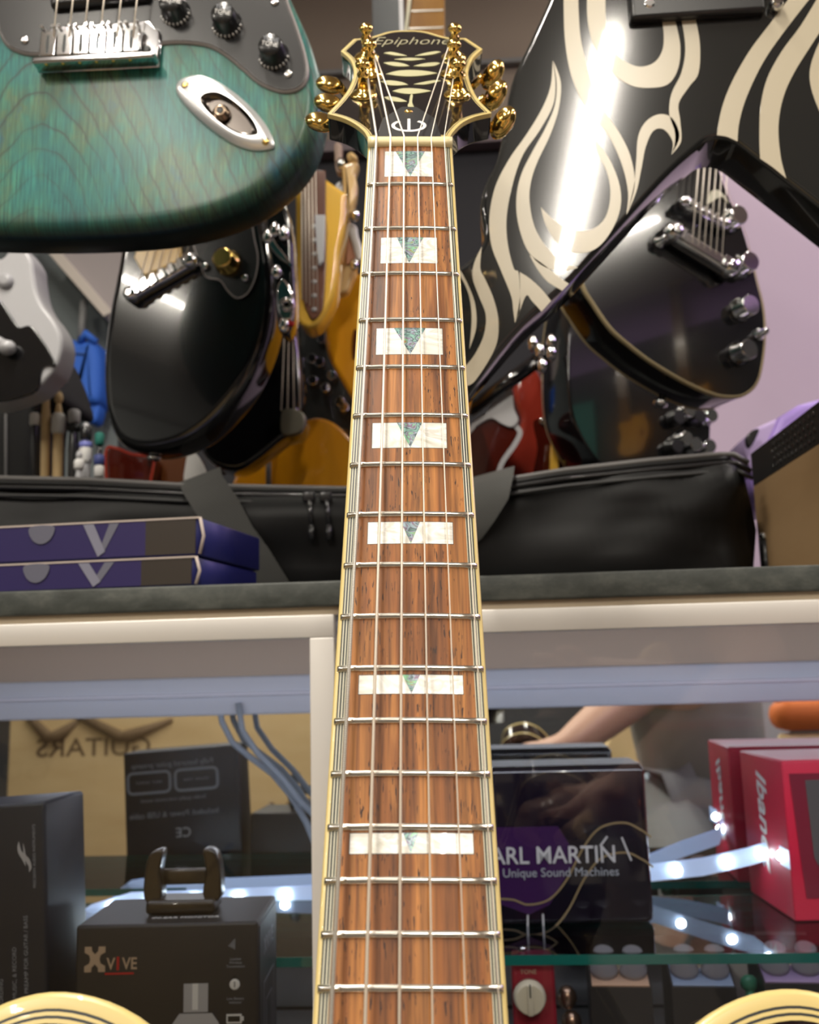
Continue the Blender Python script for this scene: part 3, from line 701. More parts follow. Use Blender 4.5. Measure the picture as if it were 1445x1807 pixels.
c = T.p(*Z2([(945, 492)])[0]); MB().lathe([(.0075, .0016), (.0072, .004), (.0052, .0046), (.0052, .0075), (.0026, .0078), (.0026, .004)], (c.x, c.y, 0), (0, 0, 1), 16).build('jack_socket', mat('bronze_socket', (.35, .26, .19), .25, 1), j_)
MB().lathe([(.0024, .0079), (.0022, .008)], (c.x, c.y, 0), (0, 0, 1), 16).build('socket_hole', K['blk'], j_)
for x, y in ((793, 375), (1133, 612)):
    c = T.p(*Z2([(x, y)])[0]); MB().lathe([(.0030, .002), (.0030, .0042), (.0012, .0048)], (c.x, c.y, 0), (0, 0, 1), 12).build('screw', K['gold'], j_)
c = T.p(168, 425, -.022); MB().lathe([(.004, 0), (.004, .004), (.0045, .006), (.0085, .009), (.0085, .012), (.003, .014)], (c.x, c.y+.012, -.022), (0, -1, 0), 18).build('strap_button', K['chrome'], st)
neck_up(T, st, 160, -480, 178, -900, .46, h=.006)

# ------------------------------------------------------------------ flame guitar, upper right
VF = upright(1100, 350, .66, 0)
vg = thing('electric_guitar', VF, 'black V-shaped guitar painted with cream tribal flames, hanging at upper right', 'electric guitar', 'guitars hanging over the counter')
Z4 = Z(800, 0, 2.24); Z5 = lambda L: [(800+p[0]/2.24, 480+p[1]/2.24)+tuple(p[2:]) for p in L]
VL = Z4([(420, -130), (375, 0), (300, 165), (228, 330), (180, 600), (128, 720), (108, 810), (122, 930), (90, 1000), (20, 1060), (-40, 1110), (-70, 1200), (-90, 1400), (-60, 1560), (10, 1560, 1)]) + \
     Z5([(62, 452), (280, 205), (470, 28)]) + Z4([(820, 720), (960, 590), (1010, 552), (1060, 542), (1110, 555), (1200, 622), (1450, 815), (1700, 1010), (2000, 1250, 1), (2150, 1150), (2050, 700), (1900, 200), (1750, -200), (1500, -500), (1300, -800, 1), (1000, -860, 1), (800, -700), (600, -450)])
VO = smooth(fp(VF, VL), 5); MB().slab(VO, 0, .046, .004, .004).build('body', K['blackv'], vg)
FL = [
 Z4([(392, 240, 1), (384, 340), (350, 430), (290, 530), (220, 630), (165, 740), (142, 860), (150, 970), (188, 1070), (228, 1170)])+Z5([(236, 150), (243, 202, 1), (262, 150), (262, 60), (256, 0)])+Z4([(238, 1060), (214, 960), (211, 850), (236, 720), (276, 610), (338, 520), (392, 420), (403, 330)]),
 Z4([(394, 240, 1), (424, 325), (416, 430), (382, 535), (332, 640), (306, 720), (301, 800), (322, 900), (370, 980), (430, 1035), (492, 1058, 1), (430, 1072), (350, 1050), (290, 985), (255, 880), (249, 780), (268, 690), (312, 600), (362, 510), (400, 420), (408, 330)]),
 Z4([(300, 1008, 1), (365, 1052), (420, 1098), (456, 1122, 1), (430, 1150, 1), (370, 1112), (330, 1062)]),
 Z4([(262, 1076, 1), (300, 1100), (345, 1140), (386, 1190, 1), (348, 1232, 1), (310, 1190), (288, 1168), (262, 1230), (245, 1275, 1), (262, 1180)]),
 Z4([(435, -30, 1), (440, 150), (463, 290), (508, 400), (560, 475), (615, 540), (665, 650), (690, 760), (683, 850, 1), (716, 735), (700, 620), (655, 525), (598, 440), (555, 350), (522, 240), (500, 130), (492, -30, 1)]),
 Z4([(528, -30, 1), (530, 80), (555, 180), (620, 282), (700, 338), (780, 348), (850, 332), (888, 270), (896, 180), (876, 80), (850, -30, 1), (798, -30, 1), (826, 90), (828, 190), (790, 250), (720, 262), (645, 215), (606, 120), (600, -30, 1)]),
 Z4([(868, -30, 1), (903, 90), (916, 200), (900, 290), (862, 370), (853, 450), (874, 520), (874, 570), (862, 612, 1), (899, 560), (896, 480), (890, 410), (930, 345), (968, 290), (974, 180), (957, 80), (925, -30, 1)]),
 Z4([(684, 850, 1), (712, 740), (722, 640), (730, 540), (762, 480), (815, 452), (866, 470), (893, 540), (862, 612, 1), (866, 560), (832, 513), (790, 518), (760, 580), (742, 670), (722, 760)]),
 Z4([(345, 820, 1), (365, 890), (410, 960), (480, 1000), (560, 985), (620, 920), (658, 830), (658, 740), (622, 640), (570, 560), (540, 500, 1), (562, 590), (606, 680), (620, 770), (600, 860), (545, 908), (470, 908), (400, 872)]),
 Z4([(1345, -30, 1), (1250, 95), (1168, 205), (1100, 325), (1060, 430), (1041, 535, 1), (1080, 541), (1122, 560, 1), (1130, 480), (1160, 380), (1222, 250), (1300, 135), (1420, -20, 1)]),
 Z4([(1440, -10, 1), (1370, 105), (1296, 205), (1240, 310), (1214, 420), (1209, 540), (1212, 628, 1), (1262, 662), (1315, 706, 1), (1293, 620), (1284, 500), (1302, 390), (1345, 290), (1420, 170), (1520, 20, 1)]),
 Z4([(1500, 60, 1), (1440, 180), (1410, 270), (1414, 350), (1450, 450), (1500, 560, 1), (1490, 400), (1480, 280), (1540, 120, 1)]),
 Z4([(112, 975, 1), (82, 1040), (76, 1100), (100, 1170)])+Z5([(128, 170), (120, 250), (82, 330), (20, 412), (50, 452, 1), (90, 425), (165, 300), (178, 200), (160, 110), (126, 30)])+Z4([(106, 1060)]),
 Z5([(5, -20, 1), (45, 50), (65, 110), (72, 190), (63, 306, 1), (90, 220), (86, 130), (62, 60), (28, -5), (5, -25)]),
]
for L in FL: MB().slab(smooth(fp(VF, L), 5), .0003, .0003, 0, 0).build('painted_flame', K['flame'], vg)
a = VF.p(*Z4([(690, 0)])[0]); b = VF.p(*Z4([(1220, 0)])[0]); p0 = VF.p(*Z4([(700, 118)])[0])
MB().box(((a.x+b.x)/2, p0.y+.030, .003), (b.x-a.x, .052, .009), bev=.003).build('pickup', K['plastic'], vg)
for x, y in ((768, 40), (1268, 32)):
    c = VF.p(*Z4([(x, y)])[0]); MB().lathe([(.005, 0), (.005, .006), (.003, .009)], (c.x, c.y, 0), (0, 0, 1), 14).build('bridge_post', K['chrome'], vg)
MB().box(((a.x+b.x)/2, p0.y+.065, .008), (b.x-a.x+.03, .014, .012), bev=.003).build('bridge', K['chrome'], vg)
neck_up(VF, vg, 1330, -420, 1400, -800, .40, h=.006, wood=K['black'])

# ------------------------------------------------------------------ black slab guitar behind the teal one
B1 = upright(300, 600, 1.02, -12)
t1 = thing('electric_guitar', B1, 'glossy black guitar with cream pickup and gold knob, hanging below the teal guitar', 'electric guitar', 'guitars hanging over the counter')
Z3 = Z(0, 380, 2.189)
L1 = Z3([(520, -120), (470, 60), (440, 220), (408, 380), (390, 540), (392, 690), (412, 800), (455, 880), (540, 912), (650, 900), (760, 850), (860, 760), (950, 640), (1010, 500), (1040, 360), (1045, 220), (1025, 80), (1000, -60), (1010, -200), (1060, -330), (1040, -450), (950, -440), (860, -420), (700, -430), (600, -460), (540, -330), (535, -220)])
O1 = smooth(fp(B1, L1), 6); MB().slab(O1, 0, .046, .013, .005, 6).build('body', K['black'], t1)
mb = MB(); o1 = ccw([tuple(q) for q in O1]); ux = B1.p(330, 600).x; i1 = [q for q in inset(o1, -.0006)]; k0 = next(i for i in range(len(i1)) if i1[i].x < ux and i1[i-1].x >= ux); seq = []
for k in range(len(i1)):
    q = i1[(k0+k) % len(i1)]
    if q.x >= ux: break
    seq.append(q)
mb.ringgrid([[Vector((q.x, q.y, z)) for q in seq] for z in (-.037, -.041)], closed=False); mb.build('binding', mat('greenish_binding', (.42, .44, .34), .4), t1)
L = Z3([(800, 238), (850, 250), (880, 290), (915, 318), (955, 300), (985, 240), (995, 160), (980, 80), (960, -60), (930, -200), (760, -200), (740, 60), (780, 200)])
PP = smooth(fp(B1, L, .003), 5); MB().slab(PP, .003, .0029, .0006, 0).build('pickguard', K['pg'], t1)
mb = MB(); pq = ccw([tuple(q) for q in PP]); mb.strip(pq, -.0012, .0006, .0032); mb.build('pickguard_edge', K['pgedge'], t1)
def bridge_bar(fr, par, a, b, wid, hgt, mt, h0=0, saddles=6):
    a, b = fr.p(*a), fr.p(*b); L_ = (b-a).length; an = math.atan2(b.y-a.y, b.x-a.x); M = Matrix.Translation((a.x, a.y, h0)) @ Matrix.Rotation(an, 4, 'Z')
    br = MB().box((L_/2, 0, hgt/2), (L_, wid, hgt), bev=min(wid, hgt)*.3).build('bridge', mt, par, M)
    for k in range(saddles):
        MB().box((L_*(.12+.76*k/(saddles-1)), 0, hgt+.0015), (L_*.09, wid*.8, .004), bev=.001).build('saddle', mt, br)
    for e in (0, L_): MB().lathe([(wid*.62, 0), (wid*.62, hgt*.7), (wid*.45, hgt*1.25), (wid*.2, hgt*1.3)], (e, 0, 0), (0, 0, 1), 14).build('bridge_post', mt, br)
    return br
bridge_bar(B1, t1, Z3([(528, 318)])[0], Z3([(750, 190)])[0], .016, .014, K['chrome'])
A = B1.p(*Z3([(520, 250)])[0]); Bq = B1.p(*Z3([(700, 170)])[0]); cL = fp(B1, Z3([(520, 165), (560, 235), (700, 175), (690, 100), (540, 100)]), .004)
MB().slab([q[:2] for q in cL], .006, .006, .0015, 0).build('pickup', K['maple'], t1, label='cream pickup cover')
c = B1.p(*Z3([(888, 190)])[0]); MB().lathe([(.015, 0), (.015, .004), (.0125, .006), (.0122, .016), (.010, .018)], (c.x, c.y, .003), (0, 0, 1), 26).build('knob', K['gold'], t1)
for x, y in ((955, 250), (800, 205)):
    c = B1.p(*Z3([(x, y)])[0]); MB().lathe([(.0042, 0), (.0042, .004), (.0025, .005)], (c.x, c.y, .003), (0, 0, 1), 12).build('screw', K['chrome'], t1)
string_set(B1, t1, (B1.p(*Z3([(555, 300)])[0]), B1.p(*Z3([(735, 205)])[0])), (B1.p(*Z3([(760, -400)])[0]), B1.p(*Z3([(880, -420)])[0])), .014, .014)
neck_up(B1, t1, 372, 200, 420, -120, .42, h=.006)
c = B1.p(*Z3([(560, 900)])[0]); MB().lathe([(.004, 0), (.0045, .006), (.008, .009), (.008, .012), (.003, .014)], (c.x, c.y+.003, -.02), (0, -1, 0), 16).build('strap_button', K['chrome'], t1)

# ------------------------------------------------------------------ black bound guitar inside the V
R1 = upright(1200, 500, 1.02, 24)
t2 = thing('electric_guitar', R1, 'black guitar with cream binding and chrome knobs, hanging in the gap of the flame guitar', 'electric guitar', 'guitars hanging over the counter')
Z6 = Z(980, 300, 3.107)
L2 = Z6([(150, 640), (205, 735), (300, 870), (400, 960), (520, 1052), (700, 1160), (850, 1228), (950, 1248), (1040, 1235), (1110, 1165), (1142, 1030), (1152, 880), (1140, 740), (1108, 610), (1075, 470), (1020, 290), (950, 130), (900, -20), (890, -180), (960, -330), (1000, -500), (900, -620), (760, -600), (560, -560), (380, -460), (330, -250), (300, -50), (210, 120), (130, 280), (100, 460)])
O2 = smooth(fp(R1, L2), 6); MB().slab(O2, 0, .050, .003, .003).build('body', K['black'], t2)
o2 = ccw([tuple(q) for q in O2]); mb = MB(); cr = mat('dull_gold_binding', (.42, .34, .19), .3, 0, .5)
for z0, z1 in ((-.0035, .0002), (-.0505, -.0475)):
    mb.ringgrid([[Vector((q.x, q.y, z)) for q in inset(o2, i)] for i, z in ((-.0006, z0), (-.0006, z1), (.0026 if z1 > 0 else .0, z1+.0001))])
mb.build('binding', cr, t2)
bridge_bar(R1, t2, Z6([(668, 205)])[0], Z6([(885, 325)])[0], .010, .012, K['chrome'], h0=.004)
bb_ = bridge_bar(R1, t2, Z6([(600, 375)])[0], Z6([(905, 565)])[0], .018, .016, K['chrome'], h0=.004, saddles=2)
for (x, y) in ((950, 285), (1010, 535), (1010, 770), (1000, 1010)):
    c = R1.p(*Z6([(x, y)])[0]); knob(R1, t2, c, .014, .0115, .020, K['chrome'] if y != 1010 else K['satin'])
for (x, y) in ((900, 520), (565, 400), (1110, 905)):
    c = R1.p(*Z6([(x, y)])[0]); MB().lathe([(.007, 0), (.007, .003), (.004, .005), (.004, .014), (.002, .016)], (c.x, c.y, 0), (0, 0, 1), 14).build('switch' if x > 1000 else 'post', K['chrome'], t2)
string_set(R1, t2, (R1.p(*Z6([(690, 440)])[0]), R1.p(*Z6([(850, 520)])[0])), (R1.p(*Z6([(750, -200)])[0]), R1.p(*Z6([(900, -160)])[0])), .020, .018)
MB().slab(smooth(fp(R1, Z6([(850, 120, 1), (890, 120), (945, 185), (900, 150), (830, 190)])), 4), .003, .003, 0, 0).build('pickguard', K['cream2'], t2)
neck_up(R1, t2, 1240, 130, 1290, -200, .36, h=.006, wood=K['black'])
c = R1.p(*Z6([(700, 1225)])[0]); MB().lathe([(.004, 0), (.0045, .006), (.008, .009), (.008, .012), (.003, .014)], (c.x-.01, c.y+.004, -.024), (-.3, -1, 0), 16).build('strap_button', K['chrome'], t2)

# ------------------------------------------------------------------ larger dark guitar behind it
R2 = upright(1100, 700, 1.30, 24)
t3 = thing('electric_guitar', R2, 'large dark glossy guitar with paired chrome knobs, lowest behind the black bag at right', 'electric guitar')
Z7 = Z(820, 560, 3.284)
L3 = Z7([(640, -150), (605, 20), (600, 180), (600, 370), (622, 560), (690, 720), (800, 860), (1000, 960), (1250, 960), (1400, 880), (1424, 700), (1420, 540), (1380, 350), (1300, 150), (1250, -50), (1300, -250), (1200, -400), (900, -380), (760, -330)])
O3 = smooth(fp(R2, L3), 6); MB().slab(O3, 0, .075, .003, .003).build('body', K['black'], t3)
o3 = ccw([tuple(q) for q in O3]); mb = MB(); mb.ringgrid([[Vector((q.x, q.y, z)) for q in inset(o3, -.0006)] for z in (-.0725, -.0755)]); mb.build('binding', cr, t3)
for (x, y) in ((1200, 580), (1265, 540), (1320, 570), (1390, 570), (1190, 745), (1245, 700), (1300, 735), (1380, 745)):
    c = R2.p(*Z7([(x, y+15)])[0]); knob(R2, t3, c, .012, .010, .018, K['plastic'] if x in (1200, 1190, 1320) else K['chrome'])
neck_up(R2, t3, 1150, 450, 1180, 150, .42, h=.006, wood=K['black'])

# ------------------------------------------------------------------ cherry double-horn guitar, far right of the neck
R3 = upright(920, 760, 1.38, 8)
t4 = thing('electric_guitar', R3, 'cherry red guitar with pale pickguard, half hidden right of the fingerboard', 'electric guitar')
L4 = Z7([(395, 290), (320, 330), (285, 400), (300, 500), (330, 590), (300, 680), (220, 780), (150, 900), (140, 1050), (300, 1150), (520, 1100), (580, 950), (540, 800), (500, 640), (470, 500), (450, 350)])
MB().slab(smooth(fp(R3, L4), 5), 0, .04, .008, .008).build('body', K['red'], t4)
MB().slab(smooth(fp(R3, Z7([(400, 600), (520, 620), (570, 800), (560, 950), (400, 950), (420, 760)])), 4), .0015, .002, 0, 0).build('figured_patch', K['darkred'], t4)
c = R3.p(*Z7([(447, 605)])[0]); MB().lathe([(.005, 0), (.005, .005), (.002, .006)], (c.x, c.y, 0), (0, 0, 1), 14).build('strap_button', K['chrome'], t4)
R4 = upright(870, 740, 1.30, 0)
t5 = thing('electric_guitar', R4, 'dark brown guitar with pale pickguard and silver edge, between fingerboard and cherry guitar', 'electric guitar')
L5 = Z7([(30, 640), (60, 600), (120, 560), (200, 570), (270, 600), (330, 660), (300, 740), (220, 860), (160, 1050), (60, 1050), (0, 900), (-60, 760)])
MB().slab(smooth(fp(R4, L5), 5), 0, .045, .004, .004).build('body', K['darkred'], t5)
mb = MB(); q5 = ccw(smooth(fp(R4, L5), 5)); mb.strip(q5, -.001, .006, .0005); mb.build('binding', K['silver'], t5)
MB().slab(smooth(fp(R4, Z7([(120, 560, 1), (175, 480), (230, 420), (275, 440), (285, 530), (310, 600), (270, 640), (210, 620), (150, 590), (60, 640, 1)])), 4), .004, .003, .001, 0).build('pickguard', K['silver'], t5)
for sx, (x, y) in enumerate(((385, 195), (425, 235), (490, 185), (490, 250), (440, 320))):
    c = R4.p(*Z7([(x, y)])[0]); MB().ball((c.x, c.y, .03), (.008, .012, .008), 10).build('tuner_button', K['chrome'], t5)
mb = MB(); p, q = R4.p(*Z7([(20, 560)])[0]), R4.p(*Z7([(480, 230)])[0]); mb.tube([(p.x, p.y, .012), (q.x, q.y, .022)], .011, 8); mb.build('neck', K['black'], t5)
t = thing('yellow_cloth_strap', upright(970, 800, 1.36), 'yellow strap edge beside the cherry guitar', 'strap')
MB().slab(fp(upright(970, 800, 1.36), Z7([(500, 700, 1), (545, 700, 1), (545, 900, 1), (490, 900, 1)])), 0, .01, .002).build('webbing', K['yellow'], t)
t = thing('pink_package', upright(1000, 810, 1.40), 'small pink package behind the bag', 'package')
MB().slab(fp(upright(1000, 810, 1.40), Z7([(550, 760), (620, 840), (640, 920), (545, 920)])), 0, .03, .002).build('wrapper', K['redbox'], t)

# ------------------------------------------------------------------ amber guitars left of the fingerboard
A1 = upright(700, 580, 1.22, 0)
t6 = thing('electric_guitar', A1, 'amber yellow single-cut guitar hanging right behind the main guitar neck', 'electric guitar', 'guitars hanging over the counter')
Z8 = Z(340, 380, 3.766)
L6 = Z8([(962, 368), (1010, 362), (1100, 385), (1300, 360), (1500, 330), (1700, 400), (1780, 560), (1740, 700), (1760, 900), (1850, 1100), (1820, 1300), (1600, 1380), (1350, 1380), (1150, 1340), (1060, 1220), (955, 1040), (900, 930), (880, 800), (900, 640), (953, 500)])
O6 = smooth(fp(A1, L6), 6); MB().slab(O6, 0, .045, .006, .003).build('body', K['amber'], t6)
q6 = ccw([tuple(q) for q in O6]); mb = MB(); mb.ringgrid([[Vector((q.x, q.y, z)) for q in inset(q6, -.0006)] for z in (-.0065, -.002)]); mb.build('binding', K['cream'], t6)
M6, l6 = neck_up(A1, t6, 745, 500, 751, 20, .56, h=.010, wd=.064, board=amber('brown_board', (.20, .09, .02), (.26, .13, .03), .4), wood=K['wood'])
s0, s1 = A1.p(722, 100, .014), A1.p(738, 0, .014); MB().tube([(s0.x-(s1.x-s0.x)*3, s0.y-(s1.y-s0.y)*3, .014), (s1.x+(s1.x-s0.x)*.4, s1.y+(s1.y-s0.y)*1.5, .014)], .0026, 8).build('string', K['cream2'], t6)
MB().slab(smooth(fp(A1, Z8([(1075, 760), (1110, 800), (1120, 900), (1070, 960), (1060, 860)])), 4), .002, .003, 0, 0).build('sound_hole', K['darkred'], t6)
gs = thing('hanging_strap', upright(684, 30, 1.26), 'wide dark grey strap hanging behind the headstock', 'strap')
fr = upright(684, 30, 1.26); a, b = fr.p(657, 30), fr.p(712, 30)
MB().box(((a.x+b.x)/2, 0, 0), (b.x-a.x, .62, .004), bev=.001).build('webbing', mat('slate_webbing', (.10, .11, .12), .6), gs)
MB().box((b.x-.003, 0, .0025), (.006, .62, .002)).build('edge', K['silver'], gs, label='pale edge')

A2 = upright(530, 790, 1.28, 0)
t7 = thing('acoustic_guitar', A2, 'orange-topped guitar body lying low behind the bag, left of the fingerboard', 'acoustic guitar')
L7 = Z8([(270, 1760), (340, 1660), (440, 1580), (540, 1500), (640, 1440), (730, 1370), (830, 1345), (930, 1375), (1010, 1440), (1100, 1540), (1200, 1700), (1220, 1900), (1100, 2100), (700, 2200), (350, 2100), (250, 1900)])
O7 = smooth(fp(A2, L7), 6); MB().slab(O7, 0, .09, .004, .004).build('body', K['amber2'], t7)
a, b = A2.p(*Z8([(560, 1420)])[0]), A2.p(*Z8([(510, 1800)])[0])
MB().tube([(a.x, a.y, .004), ((a.x+b.x)/2-.004, (a.y+b.y)/2, .012), (b.x, b.y, .006)], .004, 8).build('cord', K['pgedge'], t7)

# maple bass whose open horn loops round a dark fingerboard
A3 = upright(555, 470, 1.10, 0)
t8 = thing('electric_guitar', A3, 'natural yellow maple guitar with dark fingerboard, behind the corner of the teal guitar', 'electric guitar', 'guitars hanging over the counter')
L8 = Z8([(680, -250, 1), (680, 60), (682, 300), (672, 480), (676, 620), (700, 705), (750, 745), (800, 738), (850, 700), (900, 620), (940, 530), (960, 420), (975, 250), (1010, 60), (1020, -150, 1), (880, -250, 1)])
MB().slab(smooth(fp(A3, L8), 6), 0, .04, .006, .006).build('body', K['yellow'], t8)
L9 = Z8([(718, -300, 1), (722, 100), (724, 480), (745, 600), (795, 688), (850, 640), (868, 560), (880, 300), (880, -300, 1)])
MB().slab(smooth(fp(A3, L9, .004), 6), .004, .004, .001, 0).build('fingerboard', K['rosedark'], t8)
string_set(A3, t8, (A3.p(*Z8([(728, 560)])[0], .008), A3.p(*Z8([(830, 640)])[0], .008)), (A3.p(*Z8([(722, -380)])[0], .008), A3.p(*Z8([(815, -380)])[0], .008)), .008, .008, 5, .0007)
for k in range(7):
    c = A3.p(*Z8([(805, 70+k*92)])[0], .006); MB().lathe([(.003, 0), (.003, .001), (.001, .0012)], (c.x, c.y, .004), (0, 0, 1), 10).build('position_dot', K['silver'], t8)
MB().slab(fp(A3, Z8([(812, 0), (880, 0), (872, 300), (840, 340), (822, 200)]), .008), .010, .005, .001, 0).build('pickguard', K['grey'], t8)
# pale hanger post and headstock behind the teal guitar
A4 = upright(605, 350, 1.14, 0)
Z9 = Z(480, 240, 7.225)
t9 = thing('guitar_hanger', A4, 'pale wooden yoke-shaped guitar hanger beside the nut, left of the fingerboard', 'guitar hanger')
MB().slab(smooth(fp(A4, Z9([(890, 370), (960, 330), (1040, 310), (1100, 340), (1080, 430), (1065, 500), (1085, 620), (1070, 780), (1030, 900), (990, 980), (930, 940), (870, 830), (900, 700), (890, 520)])), 5), 0, .02, .006).build('hook', K['maple'], t9)
MB().slab(smooth(fp(A4, Z9([(945, 250), (980, 200), (1030, 200), (1085, 260), (1070, 310), (990, 325)])), 5), .002, .018, .006).build('knob', K['maple'], t9)
MB().slab(smooth(fp(A4, Z9([(790, 60), (880, 80), (880, 220), (900, 360), (870, 440), (810, 420), (790, 260)])), 5), -.004, .016, .004).build('arm', mat('weathered_wood', (.42, .30, .24), .6), t9)
t10 = thing('electric_guitar', A4, 'natural maple guitar with chrome tuners whose headstock rises left of the fingerboard', 'electric guitar')
MB().slab(smooth(fp(A4, Z9([(550, 880), (600, 870), (700, 960), (790, 900), (870, 860), (960, 960), (950, 1080), (1000, 1300), (1050, 1560), (980, 1760), (900, 1900), (680, 1900), (690, 1600), (700, 1300), (700, 1150), (570, 980)]), ), 5), -.022, .02, .004).build('headstock', K['maple'], t10)
MB().slab(smooth(fp(A4, Z9([(930, 1080), (990, 1040), (1060, 1080), (1080, 1200), (1140, 1400), (1140, 1500), (1060, 1520), (1000, 1320)])), 4), -.014, .010, .004).build('tuner_cover', K['white'], t10)
MB().slab(smooth(fp(A4, Z9([(770, 560), (850, 480), (890, 520), (890, 800), (780, 830)])), 4), -.016, .010, .004).build('paper_tag', K['silver'], t10)
MB().slab(fp(A4, Z9([(930, 1180), (1000, 1320), (1060, 1530), (920, 1560)])), -.018, .010, .001).build('heel', mat('reddish_heel', (.55, .25, .14), .5), t10)
for x, y in ((745, 835), (1055, 990), (870, 330), (1040, 1625)):
    c = A4.p(*Z9([(x, y)])[0]); MB().ball((c.x, c.y, -.004), (.006, .009, .005), 10).build('tuner_button', K['chrome'], t10)
MB().slab(smooth(fp(A4, Z9([(560, 1120), (640, 1160), (690, 1200), (660, 1500), (620, 1650), (560, 1600)])), 4), -.03, .004, .001).build('pale_plate', K['grey'], t10)

# chrome hardware strip on the edge of the dark guitar (between black guitar and maple one)
A5 = upright(500, 470, 1.16, 0)
t11 = thing('electric_guitar', A5, 'black guitar with pewter tailpiece and hanging strings, low between black and amber bodies', 'electric guitar')
L10 = Z8([(470, 100), (560, 60), (640, 130), (668, 300), (680, 520), (672, 680), (700, 900), (720, 1150), (700, 1280), (740, 1350), (700, 1450), (600, 1480), (450, 1600), (300, 1690), (150, 1660), (60, 1560), (100, 1400), (300, 1000), (420, 600)])
MB().slab(smooth(fp(A5, L10), 5), 0, .05, .006).build('body', K['black'], t11)
a, b = A5.p(*Z8([(655, 760)])[0], .01), A5.p(*Z8([(655, 1300)])[0], .01)
string_set(A5, t11, (a+Vector((-.008, 0)), a+Vector((.008, 0))), (b+Vector((-.012, 0)), b+Vector((.012, 0))), .012, .014, 4, .0006)
c = A5.p(*Z8([(668, 1370)])[0]); MB().slab(smooth(fp(A5, Z8([(610, 1290), (730, 1310), (745, 1390), (700, 1450), (600, 1460), (585, 1370)]), .012), 4), .016, .010, .002, 0).build('tailpiece', mat('dull_pewter', (.20, .19, .15), .4, .6), t11)

A7 = upright(500, 470, .962, 0)
t13 = thing('electric_guitar', A7, 'narrow black guitar end with oval chrome jack plate, left of the maple guitar', 'electric guitar', 'guitars hanging over the counter')
MB().slab(smooth(fp(A7, Z8([(478, 100), (500, -60), (600, -100), (655, 100), (668, 300), (680, 520), (672, 680), (645, 760), (605, 790), (565, 740), (545, 600), (528, 400), (500, 230)])), 5), 0, .03, .005).build('body', K['black'], t13)
MB().slab(smooth(fp(A7, Z8([(480, 110), (510, 100), (560, 190), (620, 270), (668, 350), (640, 330), (560, 270), (500, 190)]), .003), 4), .006, .005, .002, 0).build('edge_plate', K['chrome'], t13)
JP = ccw(smooth(fp(A7, Z8([(560, 480), (600, 420), (650, 480), (672, 560), (672, 650), (650, 700), (590, 690), (560, 600)]), .004), 4)); MB().slab(JP, .006, .005, .003, 0).build('jack_plate', K['chrome'], t13)
c = A7.p(*Z8([(632, 608)])[0]); MB().lathe([(.0075, .005), (.0075, .009), (.004, .010), (.003, .006)], (c.x, c.y, 0), (0, 0, 1), 16).build('jack_socket', K['satin'], t13)
MB().slab(fp(A7, Z8([(580, 690), (680, 715), (670, 742), (590, 720)]), .004), .007, .003, .001, 0).build('red_tab', K['xred'], t13)
for x, y in ((555, 375), (500, 140), (545, 95), (605, 120), (605, 730)):
    c = A7.p(*Z8([(x, y)])[0], .006); MB().ball((c.x, c.y, .006 if y < 740 else -.01), (.006, .009, .004), 10).build('screw', K['chrome'], t13)
t12 = thing('electric_guitar', upright(560, 660, 1.34), 'dark grey guitar with small chrome knobs, deep behind the amber guitar', 'electric guitar')
A6 = upright(560, 660, 1.34)
MB().slab(smooth(fp(A6, Z8([(700, 700), (860, 640), (960, 700), (1060, 1000), (1080, 1300), (1040, 1440), (900, 1400), (760, 1350), (680, 1200), (660, 900)])), 5), 0, .045, .006).build('body', mat('charcoal_lacquer', (.018, .02, .02), .25, 0, .6), t12)
for x, y in ((800, 965), (850, 990), (930, 1075), (712, 1108), (805, 1110), (890, 1158), (712, 1188), (985, 1248), (1010, 1285), (865, 835)):
    c = A6.p(*Z8([(x, y)])[0]); knob(A6, t12, c, .008, .007, .012, K['satin'] if y < 1000 else K['chrome'])
# ------------------------------------------------------------------ black bag on the worktop
ZT = zc
YBG = .955
def bagp(x, y, Y=YBG): p = px(x, y, Y); return p
bag = thing('gig_bag', (0, YBG, ZT), 'long black padded bag with zip and webbing straps lying across the worktop', 'gig bag')
xr = px(1335, 900, YBG).x; x0 = px(-160, 900, YBG).x
prof_y = [(0.0, 0), (-.008, .012), (-.010, .05), (-.008, .085), (-.004, .10), (0, .108)]
def topz(t):  # photo height of the bag's top front edge from left to right
    xs = [(-160, 838), (0, 843), (150, 846), (320, 856), (620, 862), (850, 853), (1000, 829), (1150, 812), (1300, 799), (1325, 806), (1338, 830)]
    for (a, ya), (b, yb) in zip(xs, xs[1:]):
        if a <= t <= b: return ya+(yb-ya)*(t-a)/(b-a)
    return 830
mb = MB(); rows = []; NX = 90
random.seed(3)
for i in range(NX+1):
    t = -160+(1338+160)*i/NX; X = px(t, 900, YBG).x; tz = px(t, topz(t), YBG).z-ZT; e = min(1, (NX-i)/3.0); bulge = .012
    row = []
    for (yy, k) in ((.235, .0), (.24, .3), (.24, .9), (.22, 1.0), (.11, 1.03), (.02, 1.005), (.004, .985), (-.001, .965), (0, .94), (.0015, .925), (-.004, .88), (-.008, .7), (-.009, .5), (-.008, .3), (-.004, .1), (.004, .02)):
        wv = .0045*math.sin(X*14+k*5)+.003*math.sin(X*31-k*7) if .1 < k < .9 and yy < .1 else 0
        # soft creases near the right end
        if yy < .1 and .08 < k < .9:
            d = (1335-t)/400
            if 0 < d < 1: wv += .009*math.sin(k*9+d*11)*(1-d)
        ex = (1-e)*.014
        row.append(Vector((X-ex*(abs(k-.5)*1.2), (yy if yy > .1 else yy+(1-e)*.02)-wv, tz*k*1.0+.0015)))
    rows.append(row)
mb.ringgrid(rows, cap0=True, cap1=True); shell = mb.build('shell', K['vinyl'], bag)
